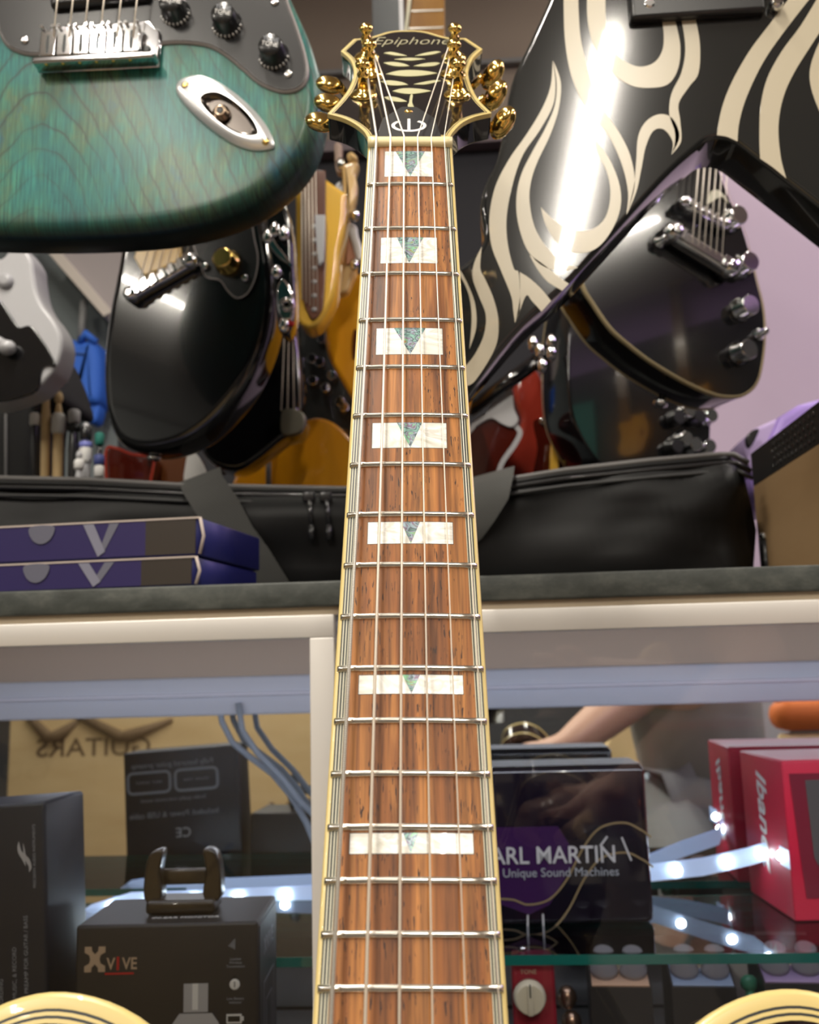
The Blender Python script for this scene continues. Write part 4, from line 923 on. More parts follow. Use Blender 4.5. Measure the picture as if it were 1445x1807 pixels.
def run(k, dy, r, name, mt, par, t0=-160, t1=1330, lab=None):
    P = []
    for i in range(60):
        t = t0+(t1-t0)*i/59; X = px(t, 900, YBG).x; tz = px(t, topz(t), YBG).z-ZT; P.append((X, dy, tz*k))
    return MB().tube(P, r, 8).build(name, mt, par, label=lab)
run(1.0, .004, .0032, 'piping', mat('grey_piping', (.14, .135, .13), .4), shell, lab='pale grey piping along the top edge')
run(.925, -.002, .0028, 'piping', K['plastic'], shell)
z_ = run(.86, -.006, .0022, 'zip', mat('zip_tape', (.03, .03, .03), .5), bag)
for t in (548, 578):
    X = px(t, 900, YBG).x; zz = (px(t, 880, YBG).z-ZT)
    mb = MB().box((X, -.012, zz), (.012, .004, .010), bev=.0015); mb.tube([(X+.001, -.014, zz-.004), (X+.003, -.015, zz-.030)], .0025, 6); mb.tube([(X+.003, -.015, zz-.03), (X+.003, -.015, zz-.045)], .0036, 6)
    mb.build('zip_puller', K['pg'], z_)
def strap(pts, wd, name='webbing_strap'):
    mb = MB(); rows = []
    for (a, b, Y) in pts:
        pa, pb = px(*a, Y), px(*b, Y); o = Vector((0, YBG, ZT)); rows.append([pa-o, pb-o])
    R_ = []
    for j in range(2):
        pass
    top = [[r[0], r[1]] for r in rows]; mb.ringgrid(top, closed=False); mb.ringgrid([[r[0]+Vector((0, .0022, 0)), r[1]+Vector((0, .0022, 0))] for r in rows], closed=False)
    return mb.build(name, K['strap'], bag)
strap([((330, 856), (400, 836), 1.10), ((314, 852), (392, 830), 1.0), ((318, 858), (388, 824), .95), ((322, 868), (392, 840), .937), ((345, 905), (420, 880), .934), ((372, 950), (446, 930), .934), ((400, 990), (475, 970), .934), ((432, 1018), (500, 1010), .936), ((446, 1034), (512, 1030), .94)], .03)
strap([((820, 850), (905, 826), 1.08), ((820, 846), (908, 822), .96), ((820, 862), (906, 838), .94), ((818, 910), (897, 880), .936), ((812, 950), (872, 920), .936), ((800, 990), (850, 950), .94)], .03)
# small chrome hook and carton at the right end
t = thing('metal_hook', px(1350, 960, .98), 'small chrome and black hook standing between bag and carton', 'hook')
MB().tube([(0, 0, -.045), (0, 0, .004)], .006, 10).build('stem', K['plastic'], t); MB().ball((0, 0, .008), (.006, .006, .004), 12).build('tip', K['chrome'], t)
cb_f = Frame(px(1400, 900, .90), (math.cos(math.radians(-58)), math.sin(math.radians(-58)), 0), (-math.sin(math.radians(58)), -math.cos(math.radians(58)), 0))
t = thing('cardboard_box', (0, 0, 0), 'plain brown cardboard box on the worktop at the right edge', 'box')
A_ = px(1341, 990, 1.00); Bn = px(1475, 980, .80); zt1 = px(1341, 876, 1.00).z; zt2 = px(1475, 755, .80).z; bk = Vector((.30, .12, 0))
zt1 = zt2 = (zt1+zt2)/2
mb = MB(); q = [Vector((A_.x, A_.y, ZT)), Vector((Bn.x, Bn.y, ZT)), Vector((Bn.x, Bn.y, ZT))+bk, Vector((A_.x, A_.y, ZT))+bk]
mb.ringgrid([[Vector((p.x, p.y, ZT+.001)) for p in q], [Vector((p.x, p.y, zt1)) for p in q]], cap0=True, cap1=True, sm=False); mb.build('carton', K['cardboard'], t)
print('boxtop', zt1, px(1341, 876, 1.00).z, px(1475, 755, .80).z)
dq = (q[1]-q[0]).normalized(); 
t = thing('mesh_panel', (0, 0, 0), 'black perforated panel lying on the cardboard box at right', 'panel')
mb = MB(); u = [Vector((p.x, p.y, zt1+.0008)) for p in q]; hh = .034
mb.ringgrid([u, [p+Vector((0, 0, hh)) for p in u]], cap0=True, cap1=True, sm=False); pn = mb.build('panel', K['mesh'], t)
for j in range(4):
    for i in range(11):
        c = u[0]+(u[1]-u[0])*(.34+.055*i+.02*(j % 2))+Vector((0, 0, .006+.007*j)); nn_ = Vector((dq.y, -dq.x, 0))
        if i < 9 or True: MB().lathe([(.0024, 0), (.0024, .0006), (.0012, .0008)], c, nn_ if nn_.dot(CAM-c) > 0 else -nn_, 8).build('perforation', K['pg'], pn)
t = thing('purple_crate', upright(1400, 770, 1.42), 'bright lavender plastic crate behind the cardboard box', 'crate')
fr = upright(1400, 770, 1.42)
MB().slab(fp(fr, Z5([(1290, 570), (1370, 520), (1520, 480), (1520, 900), (1200, 900), (1180, 820)])), 0, .2, .01).build('shell', K['purple'], t)
MB().slab(fp(fr, Z5([(1160, 650), (1200, 610), (1290, 570), (1300, 720), (1200, 830), (1160, 700)])), -.01, .1, .006).build('flap', mat('pale_violet_plastic', (.55, .42, .72), .5), t)
MB().slab(fp(fr, Z5([(1200, 720), (1260, 750), (1400, 650), (1460, 610), (1460, 640), (1300, 760), (1220, 830)])), .03, .01, .002).build('paper', K['white'], t)
t = tag(MB().slab(smooth(fp(fr, Z5([(1150, 665), (1170, 635), (1200, 625), (1195, 650), (1165, 700)])), 3), .01, .012, .002).build('dark_clip', K['plastic'], None, fr.M), 'small dark clip on the rim of the lavender crate', 'clip')

# ------------------------------------------------------------------ two flat boxes on the worktop, left
def flat_box(x_end, ytop, ybot, Yf, zbase, label, off=0):
    pe = px(x_end, (ytop+ybot)/2, Yf); h = px(x_end, ytop, Yf).z-zbase
    a = math.radians(-4); M = Matrix.Translation((pe.x, Yf, zbase)) @ Matrix.Rotation(a, 4, 'Z'); t = thing('flat_box', M, label, 'box', 'flat blue boxes on the worktop')
    W = .42; Dp = .125; sk = .012                   # local: x from -W..0, y 0..Dp
    def poly(x0_, x1_): return [(x0_, 0), (x1_, 0), (x1_+sk*(1 if x1_ == 0 else 0), Dp), (x0_, Dp)]
    MB().slab([(-W, 0), (-.001, 0), (-.001+sk, Dp), (-W, Dp)], h, h, .0012, .0012, 2).build('carton', K['lidnavy'], t)
    fx = lambda xx, w_, mt, nm, par=t, z0=.0015, z1=h-.0015, dy=0, lab=None: MB().box((xx, -.0004-dy, (z0+z1)/2), (w_, .0008, z1-z0)).build(nm, mt, par, label=lab)
    fx(-.0235, .041, K['brownbox'], 'end_panel', lab='dark brown end of the front face')
    fx(-.232, .376, K['violet'], 'front_panel', lab='violet blue front face')
    MB().box((-.20, -.0002, h-.0006), (.40, .0022, .0014)).build('worn_edge', K['edgecard'], t)
    # V mark and drop mark
    for (cx_, s_, nm) in ((-.081, 1, 'v_mark'),):
        for sg, w_ in ((-1, .0085), (1, .006)):
            mb = MB(); top = h-.002
            if sg < 0: P = [(cx_-.015, top), (cx_-.015+.009, top), (cx_+.004, .006), (cx_-.002, .002)]
            else: P = [(cx_+.015, top), (cx_+.015-.008, top), (cx_+.0, .010), (cx_+.002, .004)]
            mb.b.verts.ensure_lookup_table(); vs = [mb.b.verts.new((p[0], -.0012-(.0003 if sg < 0 else 0), p[1])) for p in P]; mb.f(vs)
            vs2 = [mb.b.verts.new((p[0], -.0008, p[1])) for p in P]; mb.f(vs2)
            mb.build('v_mark', mat('grey_blue_print', (.20, .20, .26), .4) if sg < 0 else mat('grey_print_dark', (.13, .13, .17), .4), t)
        MB().slab(smooth([(-.010, 0), (.010, 0), (.008, .010), (.0, .014), (-.008, .010)], 4), .0006, .0006, 0, 0).build('round_mark', mat('grey_print_mid', (.12, .12, .16), .4), t, Matrix.Translation((-.131, -.0011, h-.002)) @ Matrix.Scale(1.0, 4) @ Matrix.Rotation(math.radians(90), 4, 'X') @ Matrix.Rotation(math.pi, 4, 'Z'))
    mb = MB(); mb.tube([(0.0005, -.0003, .001), (.0035, 0, h*.5), (.0005, -.0003, h-.0005)], .0014, 6); mb.build('worn_corner', K['edgecard'], t, label='torn pale corner')
    return h
zb0 = ZT+.0005
h1 = flat_box(345, 981, 1027, .728, zb0, 'lower of the two flat blue boxes stacked on the worktop at left')
flat_box(352, 912, 971, .730, zb0+h1+.0008, 'upper of the two flat blue boxes with V mark, on the left stack')

# ------------------------------------------------------------------ things standing behind the bag, left
Z11 = Z(0, 440, 4.303)
fr = upright(50, 540, 1.12, 0)
t = thing('electric_guitar', fr, 'silver grey guitar with black lower half, cut off by the left edge', 'electric guitar')
MB().slab(smooth(fp(fr, Z11([(-200, 60), (0, 70), (120, -60), (235, 60), (255, 180), (280, 320), (330, 430), (400, 520), (450, 610), (470, 700), (460, 800), (430, 890), (380, 960), (200, 1100), (-200, 1100)])), 5), 0, .045, .005).build('body', K['silver'], t)
MB().slab(smooth(fp(fr, Z11([(-200, 300), (-60, 340), (20, 410), (90, 510), (150, 598), (240, 590), (330, 700), (390, 800), (425, 890), (330, 900), (250, 1100), (-200, 1100)])), 5), .004, .004, .001, 0).build('front_plate', K['black'], t)
c = fr.p(*Z11([(45, 245)])[0]); MB().lathe([(.010, 0), (.010, .004), (.004, .006)], (c.x, c.y, 0), (0, 0, 1), 16).build('strap_button', K['grey'], t)
a, b = fr.p(*Z11([(-60, 690)])[0]), fr.p(*Z11([(95, 775)])[0]); mb = MB(); mb.tube([(a.x, a.y, .014), (b.x, b.y, .014)], .008, 10); mb.ball((b.x, b.y, .014), (.011, .010, .010), 12); mb.build('lever', K['silver'], t)
fr = upright(40, 720, 1.26, 0)
t = thing('soft_case', fr, 'tall black soft case standing behind the bag at the left edge', 'case')
MB().slab(smooth(fp(fr, Z11([(-200, 560), (120, 600), (300, 680), (380, 820), (440, 980), (470, 1150), (300, 1160), (250, 1300), (235, 1800), (230, 2200), (-200, 2200)])), 5), 0, .12, .012).build('cover', fabric('black_fabric', (.010, .010, .011)), t)
MB().slab(fp(fr, Z11([(40, 1000), (55, 1000), (60, 2100), (45, 2100)])), .004, .003, .001, 0).build('zip', K['steel'], t)
fr = upright(140, 650, 2.08, 0)
t = thing('backpack', fr, 'bright blue fabric bag hanging against the grey wall', 'bag')
MB().slab(smooth(fp(fr, Z11([(440, 650), (540, 670), (600, 690), (700, 680), (740, 780), (752, 900), (735, 1140), (620, 1165), (560, 1195), (500, 1120), (450, 960), (440, 800)])), 5), 0, .10, .02).build('pouch', K['bluebag'], t)
MB().slab(smooth(fp(fr, Z11([(620, 1170), (720, 1150), (700, 1280), (640, 1290)])), 4), -.02, .05, .01).build('lower_pouch', K['bluebag'], t)
a, b, c = [fr.p(*q_) for q_ in Z11([(600, 700), (650, 640), (715, 700)])]; MB().tube([(a.x, a.y, -.01), (b.x, b.y, .0), (c.x, c.y, -.01)], .010, 8).build('handle', K['bluebag'], t)
a, b = [fr.p(*q_) for q_ in Z11([(490, 785), (655, 800)])]; MB().tube([(a.x, a.y, .001), (b.x, b.y, .001)], .003, 6).build('zip', mat('navy_zip', (.01, .05, .2), .6), t)
for x, y, s_ in ((595, 1090, .016), (485, 910, .009)):
    c = fr.p(*Z11([(x, y)])[0]); MB().lathe([(s_, 0), (s_, .002)], (c.x, c.y, 0), (0, 0, 1), 14).build('badge', K['white'] if s_ > .01 else K['dimwhite'], t)
a, b, c = [fr.p(*q_) for q_ in Z11([(575, 640), (573, 480), (572, 330)])]; MB().tube([(a.x, a.y, -.03), (b.x, b.y, -.04), (c.x, c.y, -.05)], .009, 8).build('hanging_strap', K['steel'], t)
def stick(x, ytop, wpx, mt, label, bands=(), tip=True, Y=1.20, cat='drumstick', name='drumstick', tipm=None, lean=0):
    p = px(x, 930, Y); q = px(x+lean, ytop, Y); L_ = (q.z-ZT); r = wpx/2*Y/F; zz = Vector((q.x-p.x, 0, L_))
    t = thing(name, (p.x, Y, ZT), label, cat, 'sticks and brushes in the rack')
    MB().tube([(0, 0, .002), zz*.80, zz*.90, zz*.93], [r, r, r*.7, r*.45], 12).build('shaft', mt, t)
    if tip: MB().ball(zz*.955, (r*.85, r*.85, r*1.35), 12).build('tip', tipm or mt, t)
    for (y, hpx, wm, bm) in bands:
        zc_ = px(x, y, Y).z-ZT; MB().lathe([(r*wm*.8, -hpx/2*Y/F), (r*wm, -hpx/2*Y/F*.7), (r*wm, hpx/2*Y/F*.7), (r*wm*.7, hpx/2*Y/F)], (zz.x*zc_/L_, 0, zc_), (0, 0, 1), 14).build('sleeve', bm, t)
wh = K['white']; gr = K['pg']
stick(82, 652, 17, K['wood'], 'tallest pale wooden stick in the row left of the black guitar')
stick(104, 684, 19, K['wood'], 'pale wooden stick with a white plastic sleeve', [(748, 40, 1.35, wh)])
stick(63, 700, 17, gr, 'dark stick with white rings, leftmost of the row', [(697, 24, 1.2, wh), (740, 24, 1.2, wh)], cat='drumstick')
stick(131, 718, 20, gr, 'dark brush with grey knobbly head, right of the pale sticks', [(735, 26, 1.15, K['silver']), (755, 14, 1.2, K['blk'])], tipm=K['silver'])
stick(152, 740, 17, K['silver'], 'grey handled brush with white and blue sleeve', [(765, 26, 1.3, K['pg']), (800, 40, 1.35, wh), (786, 14, 1.4, mat('blue_sleeve', (.2, .22, .6), .5))])
stick(176, 762, 14, gr, 'thin dark brush nearest the black guitar', [(775, 24, 1.2, K['felt']), (812, 20, 1.4, mat('navy_sleeve', (.05, .07, .25), .5)), (832, 24, 1.3, wh)])
stick(140, 790, 14, K['silver'], 'short silver stick between the dark brush and the grey brush', [(820, 20, 1.3, wh)], Y=1.175)
fr = upright(240, 820, 1.30, 0)
def redbody(pts, label, Y, mt, nm='ukulele'):
    fr = upright(240, 820, Y, 0); t = thing(nm, fr, label, 'ukulele')
    MB().slab(smooth(fp(fr, Z11(pts)), 4), 0, .05, .006).build('body', mt, t)
    q_ = ccw(smooth(fp(fr, Z11(pts)), 4)); mb = MB(); mb.strip(q_, -.0003, .0035, .0004); mb.build('edge', K['red'], t, label='red edge'); return t
redbody([(800, 1520), (880, 1500), (1000, 1545), (1120, 1560), (1175, 1590), (1165, 1700), (1150, 1850), (1130, 2840), (850, 2840), (800, 1800)], 'small dark cherry body with chrome button under the black guitar', 1.30, K['darkred'])
c = upright(240, 820, 1.30, 0); p = c.p(*Z11([(1142, 1585)])[0]); 
o = MB().ball((p.x, p.y, .004), (.005, .005, .004), 10).build('strap_button', K['chrome'], bpy.data.objects['ukulele'])
redbody([(1170, 1560), (1300, 1540), (1450, 1560), (1500, 1700), (1450, 2800), (1150, 2800)], 'brown sunburst body right of the dark cherry one', 1.33, mat('brown_lacquer', (.10, .03, .008), .2, 0, .8), 'mandolin')
bpy.data.objects['mandolin']['category'] = 'mandolin'
t = thing('paper_tag', upright(350, 810, 1.25), 'white paper tag showing between the dark guitar and the amber body', 'paper tag')
fr = upright(350, 810, 1.25); MB().slab(smooth(fp(fr, Z8([(-30, 1560), (0, 1560), (60, 1640), (90, 1720), (60, 1800), (-60, 1800)])), 3), 0, .004, .001).build('sheet', K['white'], t)

# ------------------------------------------------------------------ inside the cabinet
def bx(name, M, W, D_, Hh, mt, label, cat, bev=.0015, group=None):    # box with its front bottom-left corner at the frame origin, x right, y into the cabinet, z up
    t = thing(name, M, label, cat, group)
    MB().box((W/2, D_/2, Hh/2), (W, D_, Hh), bev=bev).build('carton', mt, t); return t
def FR(x, z, rot=0): return Matrix.Translation((x, -.0004, z)) @ Matrix.Rotation(math.radians(90), 4, 'X') @ Matrix.Rotation(math.radians(rot), 4, 'Z')
# wireless in-ear box
Yx = .742; pl_ = px(134, 1640, Yx); pr_ = px(452, 1640, Yx); zt_ = px(290, 1630, Yx).z
a = math.radians(3.0); Wx = (pr_-pl_).length; Hx = zt_-ZL-.001
M = Matrix.Translation((pl_.x, Yx, ZL)) @ Matrix.Rotation(a, 4, 'Z')
t = bx('product_box', M, Wx, .088, Hx, K['blackcard'], 'black box lettered XVIVE with a pictured transmitter, standing on the lower shelf', 'box', .0025)
MB().box((Wx+.0004, .044, Hx/2), (.0006, .080, Hx-.008)).build('side_panel', K['navy'], t, label='navy side panel')
k_ = Wx/318
def X_(x): return (x-134)*k_
def Zz(y): return Hx-(y-1630)*k_
cr = K['tan']
mb = MB(); cxx, czz = X_(169), Zz(1685); s_ = 18*k_
Pm = [(-1, 1.15), (-.35, 1.15), (-.3, .75), (0, .45), (.3, .75), (.35, 1.15), (1, 1.15), (1, .62), (.55, .38), (.45, 0), (.55, -.38), (1, -.62), (1, -1.15), (.35, -1.15), (.3, -.75), (0, -.45), (-.3, -.75), (-.35, -1.15), (-1, -1.15), (-1, -.62), (-.55, -.38), (-.45, 0), (-.55, .38), (-1, .62)]
mb.slab([(p[0]*s_, p[1]*s_) for p in Pm], .0003, .0003, 0, 0); mb.build('x_mark', cr, t, FR(cxx, czz))
text('lettering', 'V  VE', 27*k_, cr, t, FR(X_(216), Zz(1694)), sx=.86, off=.0002); text('lettering', 'I', 30*k_, K['xred'], t, FR(X_(209), Zz(1694)), off=.0003)
MB().box((X_(212), -.0006, Zz(1709)), (50*k_, .0005, 3*k_)).build('underline', K['xred'], t)
mb = MB(); px0, pz0 = X_(345), Zz(1752)
for dx in (-1,): mb.lathe([(.0, 0), (22*k_, 0), (22*k_, .0004), (0, .0004)], (px0, -.0004, pz0-14*k_), (0, -1, 0), 4)
mb.b.free(); mb = MB(); mb.tube([(px0, -.0015, pz0-20*k_), (px0, -.0015, pz0+22*k_)], 19*k_, 12); mb.b.free()
mb = MB(); mb.slab([(-21*k_, -22*k_), (21*k_, -22*k_), (21*k_, 24*k_), (-21*k_, 24*k_)], .0004, .0004, 0, 0); o = mb.build('pictured_plug', K['grey'], t, FR(px0, pz0))
mb = MB(); mb.slab([(-6*k_, -18*k_), (4*k_, -18*k_), (4*k_, 24*k_), (-6*k_, 24*k_)], .0006, .0006, 0, 0); mb.build('pictured_shine', K['white'], t, FR(px0, pz0))
mb = MB(); mb.slab([(-44*k_, -48*k_), (44*k_, -48*k_), (40*k_, -22*k_), (28*k_, -6*k_), (-28*k_, -6*k_), (-40*k_, -22*k_)], .0005, .0005, 0, 0); mb.build('pictured_housing', K['silver'], t, FR(px0, pz0-18*k_))
def iconcol(x):
    mb = MB()
    for i in range(6): mb.slab([(-12*k_+i*2*k_, -1*k_*i-1*k_), (-11*k_+i*2*k_, -1*k_*i-1*k_), (-11*k_+i*2*k_, 2*k_*i+1*k_), (-12*k_+i*2*k_, 2*k_*i+1*k_)], .0003, .0003, 0, 0)
    mb.build('signal_icon', K['dimwhite'], t, FR(X_(x), Zz(1668)))
    text('small_print', 'Lossless\nWireless\nTransmission', 6*k_, K['dimwhite'], t, FR(X_(x), Zz(1696)))
    MB().lathe([(9*k_, 0), (9*k_, .0004), (6*k_, .0005)], (X_(x-1), -.0004, Zz(1731)), (0, -1, 0), 18).build('clock_icon', K['white'], t)
    MB().box((X_(x-1), -.0006, Zz(1719)), (5*k_, .0004, 4*k_)).box((X_(x-1), -.0012, Zz(1731)), (1.5*k_, .0003, 9*k_)).build('clock_hand', K['blk'], t)
    text('small_print', 'Low Battery\nIndicator', 6*k_, K['dimwhite'], t, FR(X_(x), Zz(1757)))
    MB().box((X_(x-2), -.0006, Zz(1786)), (26*k_, .0004, 15*k_)).box((X_(x+13), -.0006, Zz(1786)), (3*k_, .0004, 7*k_)).build('battery_icon', K['white'], t)
    MB().box((X_(x-2), -.0010, Zz(1786)), (21*k_, .0003, 9*k_)).build('battery_icon_inner', K['blk'], t)
iconcol(413)
SD = Matrix.Translation((Wx+.0009, .044, 0)) @ Matrix.Rotation(math.radians(90), 4, 'Z') @ Matrix.Rotation(math.radians(90), 4, 'X')
text('side_lettering', 'XVIVE', .017, K['dimwhite'], t, SD @ TR(0, Hx-.024), sx=1.0)
mb = MB(); rr = smooth([(-.022, -.04, 1), (.022, -.04, 1), (.022, .03, 1), (-.022, .03, 1)], 3); mb.b.free()
mb = MB(); mb.strip([(-.024, -.05), (.024, -.05), (.024, .035), (-.024, .035)], 0, .0012, 0); mb.strip([(-.014, -.035), (.014, -.035), (.014, .02), (-.014, .02)], 0, .0012, 0); mb.build('side_outline', K['dimwhite'], t, SD @ TR(0, Hx-.083, .0002))
text('top_lettering', 'IN-EAR MONITOR', 15*k_, K['white'], t, Matrix.Translation((Wx*.57, .018, Hx+.0002)))
# black stand on top of that box
ps = px(322, 1600, .78)
mt_ = mat('brown_black_plastic', (.03, .02, .010), .3, 0, .4)
t = thing('holder', Matrix.Translation((ps.x, .785, ZL+Hx+.001)) @ Matrix.Rotation(a, 4, 'Z'), 'small dark brown plastic cradle standing on the XVIVE box', 'holder')
MB().box((0, 0, .005), (.054, .030, .010), bev=.003).build('base', mt_, t)
for sg in (-1, 1): MB().slab(smooth([(sg*.020, .006), (sg*.030, .010), (sg*.030, .030), (sg*.026, .044), (sg*.016, .046), (sg*.018, .030), (sg*.016, .014)], 4), .008, .016, .002).build('arm', mt_, t, Matrix.Rotation(math.radians(90), 4, 'X'))
MB().box((0, .006, .024), (.044, .006, .012), bev=.002).build('crossbar', mt_, t)
# tall dark box at left
Yk = .745; pr_ = px(106, 1560, Yk)
M = Matrix.Translation((pr_.x, Yk, ZL)) @ Matrix.Rotation(math.radians(-3.2), 4, 'Y') @ Matrix.Rotation(math.radians(-2), 4, 'Z') @ Matrix.Translation((-.16, 0, 0))
Hk = px(60, 1403, Yk).z-ZL-.0045
t = bx('product_box', M, .16, .07, Hk, K['navy'], 'tall navy black box with a slanted S mark and vertical lettering, at the left edge', 'box', .003)
sP = [(0, 1), (.35, .86), (.5, .6), (.42, .25), (.75, .45), (.95, .1), (.9, -.35), (.62, -.78), (.28, -1), (.45, -.6), (.42, -.2), (.05, -.05), (-.12, .3), (-.18, .7)]
sP = [(-.45, 1.0), (-.62, .55), (-.58, .1), (-.25, -.35), (.05, -.62), (.0, -.15), (.30, -.1), (.15, .35), (.02, .75)]
k2 = Yk/F
mb = MB(); mb.slab(smooth([(-.25, 1.15, 1), (-.42, .75), (-.40, .3), (-.18, -.2), (.0, -.7, 1), (.02, -.25), (.02, .15), (-.18, .5)], 5), .0004, .0004, 0, 0)
mb.slab(smooth([(.05, .98, 1), (.10, .5), (.12, .1), (.32, -.2), (.42, -.55), (.40, -.9), (.18, -1.15, 1), (.22, -.75), (.12, -.5), (-.02, -.1), (0, .5)], 5), .0004, .0004, 0, 0)
mb.build('s_mark', K['silver'], t, FR(.16-38*k2, Hk-90*k2, 8) @ Matrix.Scale(24*k2, 4))
for (x, y0, s_, tx) in ((20, 1440, 7, 'PRECISION AUDIO INSTRUMENTS'), (37, 1590, 10, 'PREAMP FOR GUITAR / BASS'), (58, 1640, 10, 'MUSIC, & RECORD'), (82, 1690, 10, 'RECORDING'), (96, 1735, 10, 'LIVE')):
    text('lettering', tx, s_*k2, K['dimwhite'], t, FR(.16-x*k2, Hk-(y0-1403)*k2, 90), align='RIGHT')

BX = Matrix.Translation((.08, .0704, 0)) @ Matrix.Rotation(math.radians(180), 4, 'Z') @ Matrix.Rotation(math.radians(90), 4, 'X')
for sx in (-1, 1):
    hw_, hh_ = .031, .0155; Lr = []
    for ax_, ay_, a0 in ((1, 1, 0), (-1, 1, 90), (-1, -1, 180), (1, -1, 270)):
        for j in range(4): aa = math.radians(a0+30*j); Lr.append((ax_*(hw_-.008)+.008*math.cos(aa), ay_*(hh_-.008)+.008*math.sin(aa)))
    mb = MB(); mb.strip(Lr, 0, .0035, .0003); pn = mb.build('panel_outline', K['dimwhite'], t, BX @ TR(sx*.033+.012, Hk-.042))
    text('panel_print', 'INPUT  OUTPUT' if sx > 0 else 'VOLUME  TONE', .005, K['dimwhite'], pn, TR(0, .0, .0004))
for (z_, tx, s_) in ((.019, 'Fully featured guitar preamp', .0100), (.066, 'Studio quality instrument sound', .0070), (.086, 'Included: Power & USB cable', .0105)):
    text('back_lettering', tx, s_, K['dimwhite'], t, BX @ TR(.012, Hk-z_))
text('back_mark', 'CE', .018, K['silver'], t, BX @ TR(.0, Hk-.112))

# purple and black pedal box on the glass shelf
Ym = .935; pa, pb = px(868, 1500, Ym), px(1148, 1500, Ym); zs_ = zs+.0002; Hm_ = px(1010, 1352, Ym).z-zs_
M = Matrix.Translation((pa.x, Ym, zs_)) @ Matrix.Rotation(math.radians(1.0), 4, 'Z'); Wm = (pb-pa).length; km = Ym/F
bt = mat('dark_violet_gloss_card', (.006, .004, .010), .12, 0, .8)
t = bx('product_box', M, Wm, .075, Hm_, bt, 'dark glossy box lettered CARL MARTIN with gold wave, on the glass shelf', 'box', .006)
def Xm(x): return (x-868)*km
def Zm(y): return Hm_-(y-1352)*km
def wave_strip(pts, wd, mt, nm, dy=.0006):
    L_ = smooth(pts, 8, closed=False); mb = MB(); A_2, B_2 = [], []
    for i, q_ in enumerate(L_):
        d = (L_[min(i+1, len(L_)-1)]-L_[max(i-1, 0)]).normalized(); n_ = Vector((-d.y, d.x))*wd/2; A_2.append(Vector((q_.x+n_.x, -dy, q_.y+n_.y))); B_2.append(Vector((q_.x-n_.x, -dy, q_.y-n_.y)))
    mb.ringgrid([A_2, B_2], closed=False); return mb.build(nm, mt, t)
pts = [(872, 1588), (900, 1590), (925, 1598), (960, 1590), (990, 1560), (1020, 1510), (1050, 1478), (1090, 1470), (1118, 1482), (1134, 1494)]
W2 = [(Xm(x), Zm(y)) for x, y in pts]
mb = MB(); mb.slab([(Xm(870), Zm(1450)), (Xm(980), Zm(1450)), (Xm(1010), Zm(1500)), (Xm(960), Zm(1575)), (Xm(925), Zm(1590)), (Xm(870), Zm(1570))], 0, .0003, 0, 0)
mb.build('violet_area', mat('deep_violet_print', (.030, .006, .055), .25, 0, .6), t, Matrix.Translation((0, -.0001, 0)) @ Matrix.Rotation(math.radians(90), 4, 'X'))
cr = mat('dull_gold_print', (.22, .16, .08), .4); wave_strip([(x, y+24*km) for x, y in W2], 3*km, cr, 'wave_edge', .0009); wave_strip([(x, y-24*km) for x, y in W2], 3*km, cr, 'wave_edge', .0009)
for (x, y, an) in ((922, 1610, 3), (948, 1609, 0), (1092, 1488, -20), (1055, 1475, 40)):
    MB().box((0, 0, 0), (3*km, .0004, 40*km if an < 10 else 20*km)).build('silver_line', K['silver'], t, Matrix.Translation((Xm(x), -.0014, Zm(y))) @ Matrix.Rotation(math.radians(an), 4, 'Y'))
text('lettering', 'CARL MARTIN', 39*km, K['silver'], t, Matrix.Translation((0, -.0010, 0)) @ FR(Xm(1075), Zm(1497)), align='RIGHT', off=.0002, sx=.94)
text('small_lettering', 'Unique Sound Machines', 20*km, K['dimwhite'], t, Matrix.Translation((0, -.0010, 0)) @ FR(Xm(1078), Zm(1524)), align='RIGHT')
MB().box((Wm/2, .0375, Hm_+.0002), (Wm*.96, .068, .0004)).build('lid', K['brownbox'], t)
# crimson box
Yr = .937; pf = px(1404, 1635, Yr); zr_ = zs+.0002; Hr_ = px(1385, 1342, Yr).z-zr_
M = Matrix.Translation((pf.x, Yr, zr_)) @ Matrix.Rotation(math.radians(3), 4, 'Z')
Dr = .120
t = bx('product_box', M, .20, Dr, Hr_, K['redbox'], 'crimson red box with white script and dark window, on the glass shelf at right', 'box', .002)
SL_ = Matrix.Translation((-.0006, Dr/2, 0)) @ Matrix.Rotation(math.radians(-90), 4, 'Z') @ Matrix.Rotation(math.radians(90), 4, 'X')
text('lettering', 'Ibanez', .036, K['white'], t, SL_ @ TR(0.0, Hr_*.58, 0, -90), shear=.3, off=.0006)
mb = MB(); mb.slab([(.012, .02), (.19, .02), (.19, Hr_-.012), (.006, Hr_-.012), (.010, .05)], .0005, .0005, 0, 0); w0 = mb.build('window_frame', mat('maroon_card', (.20, .012, .03), .4), t, FR(0, 0))
mb = MB(); mb.slab([(.028, .042), (.19, .03), (.19, Hr_-.018), (.020, Hr_-.018), (.022, .055)], .0010, .0005, 0, 0); mb.build('window', mat('dark_window_film', (.10, .09, .09), .25, 0, .3), t, FR(0, 0))
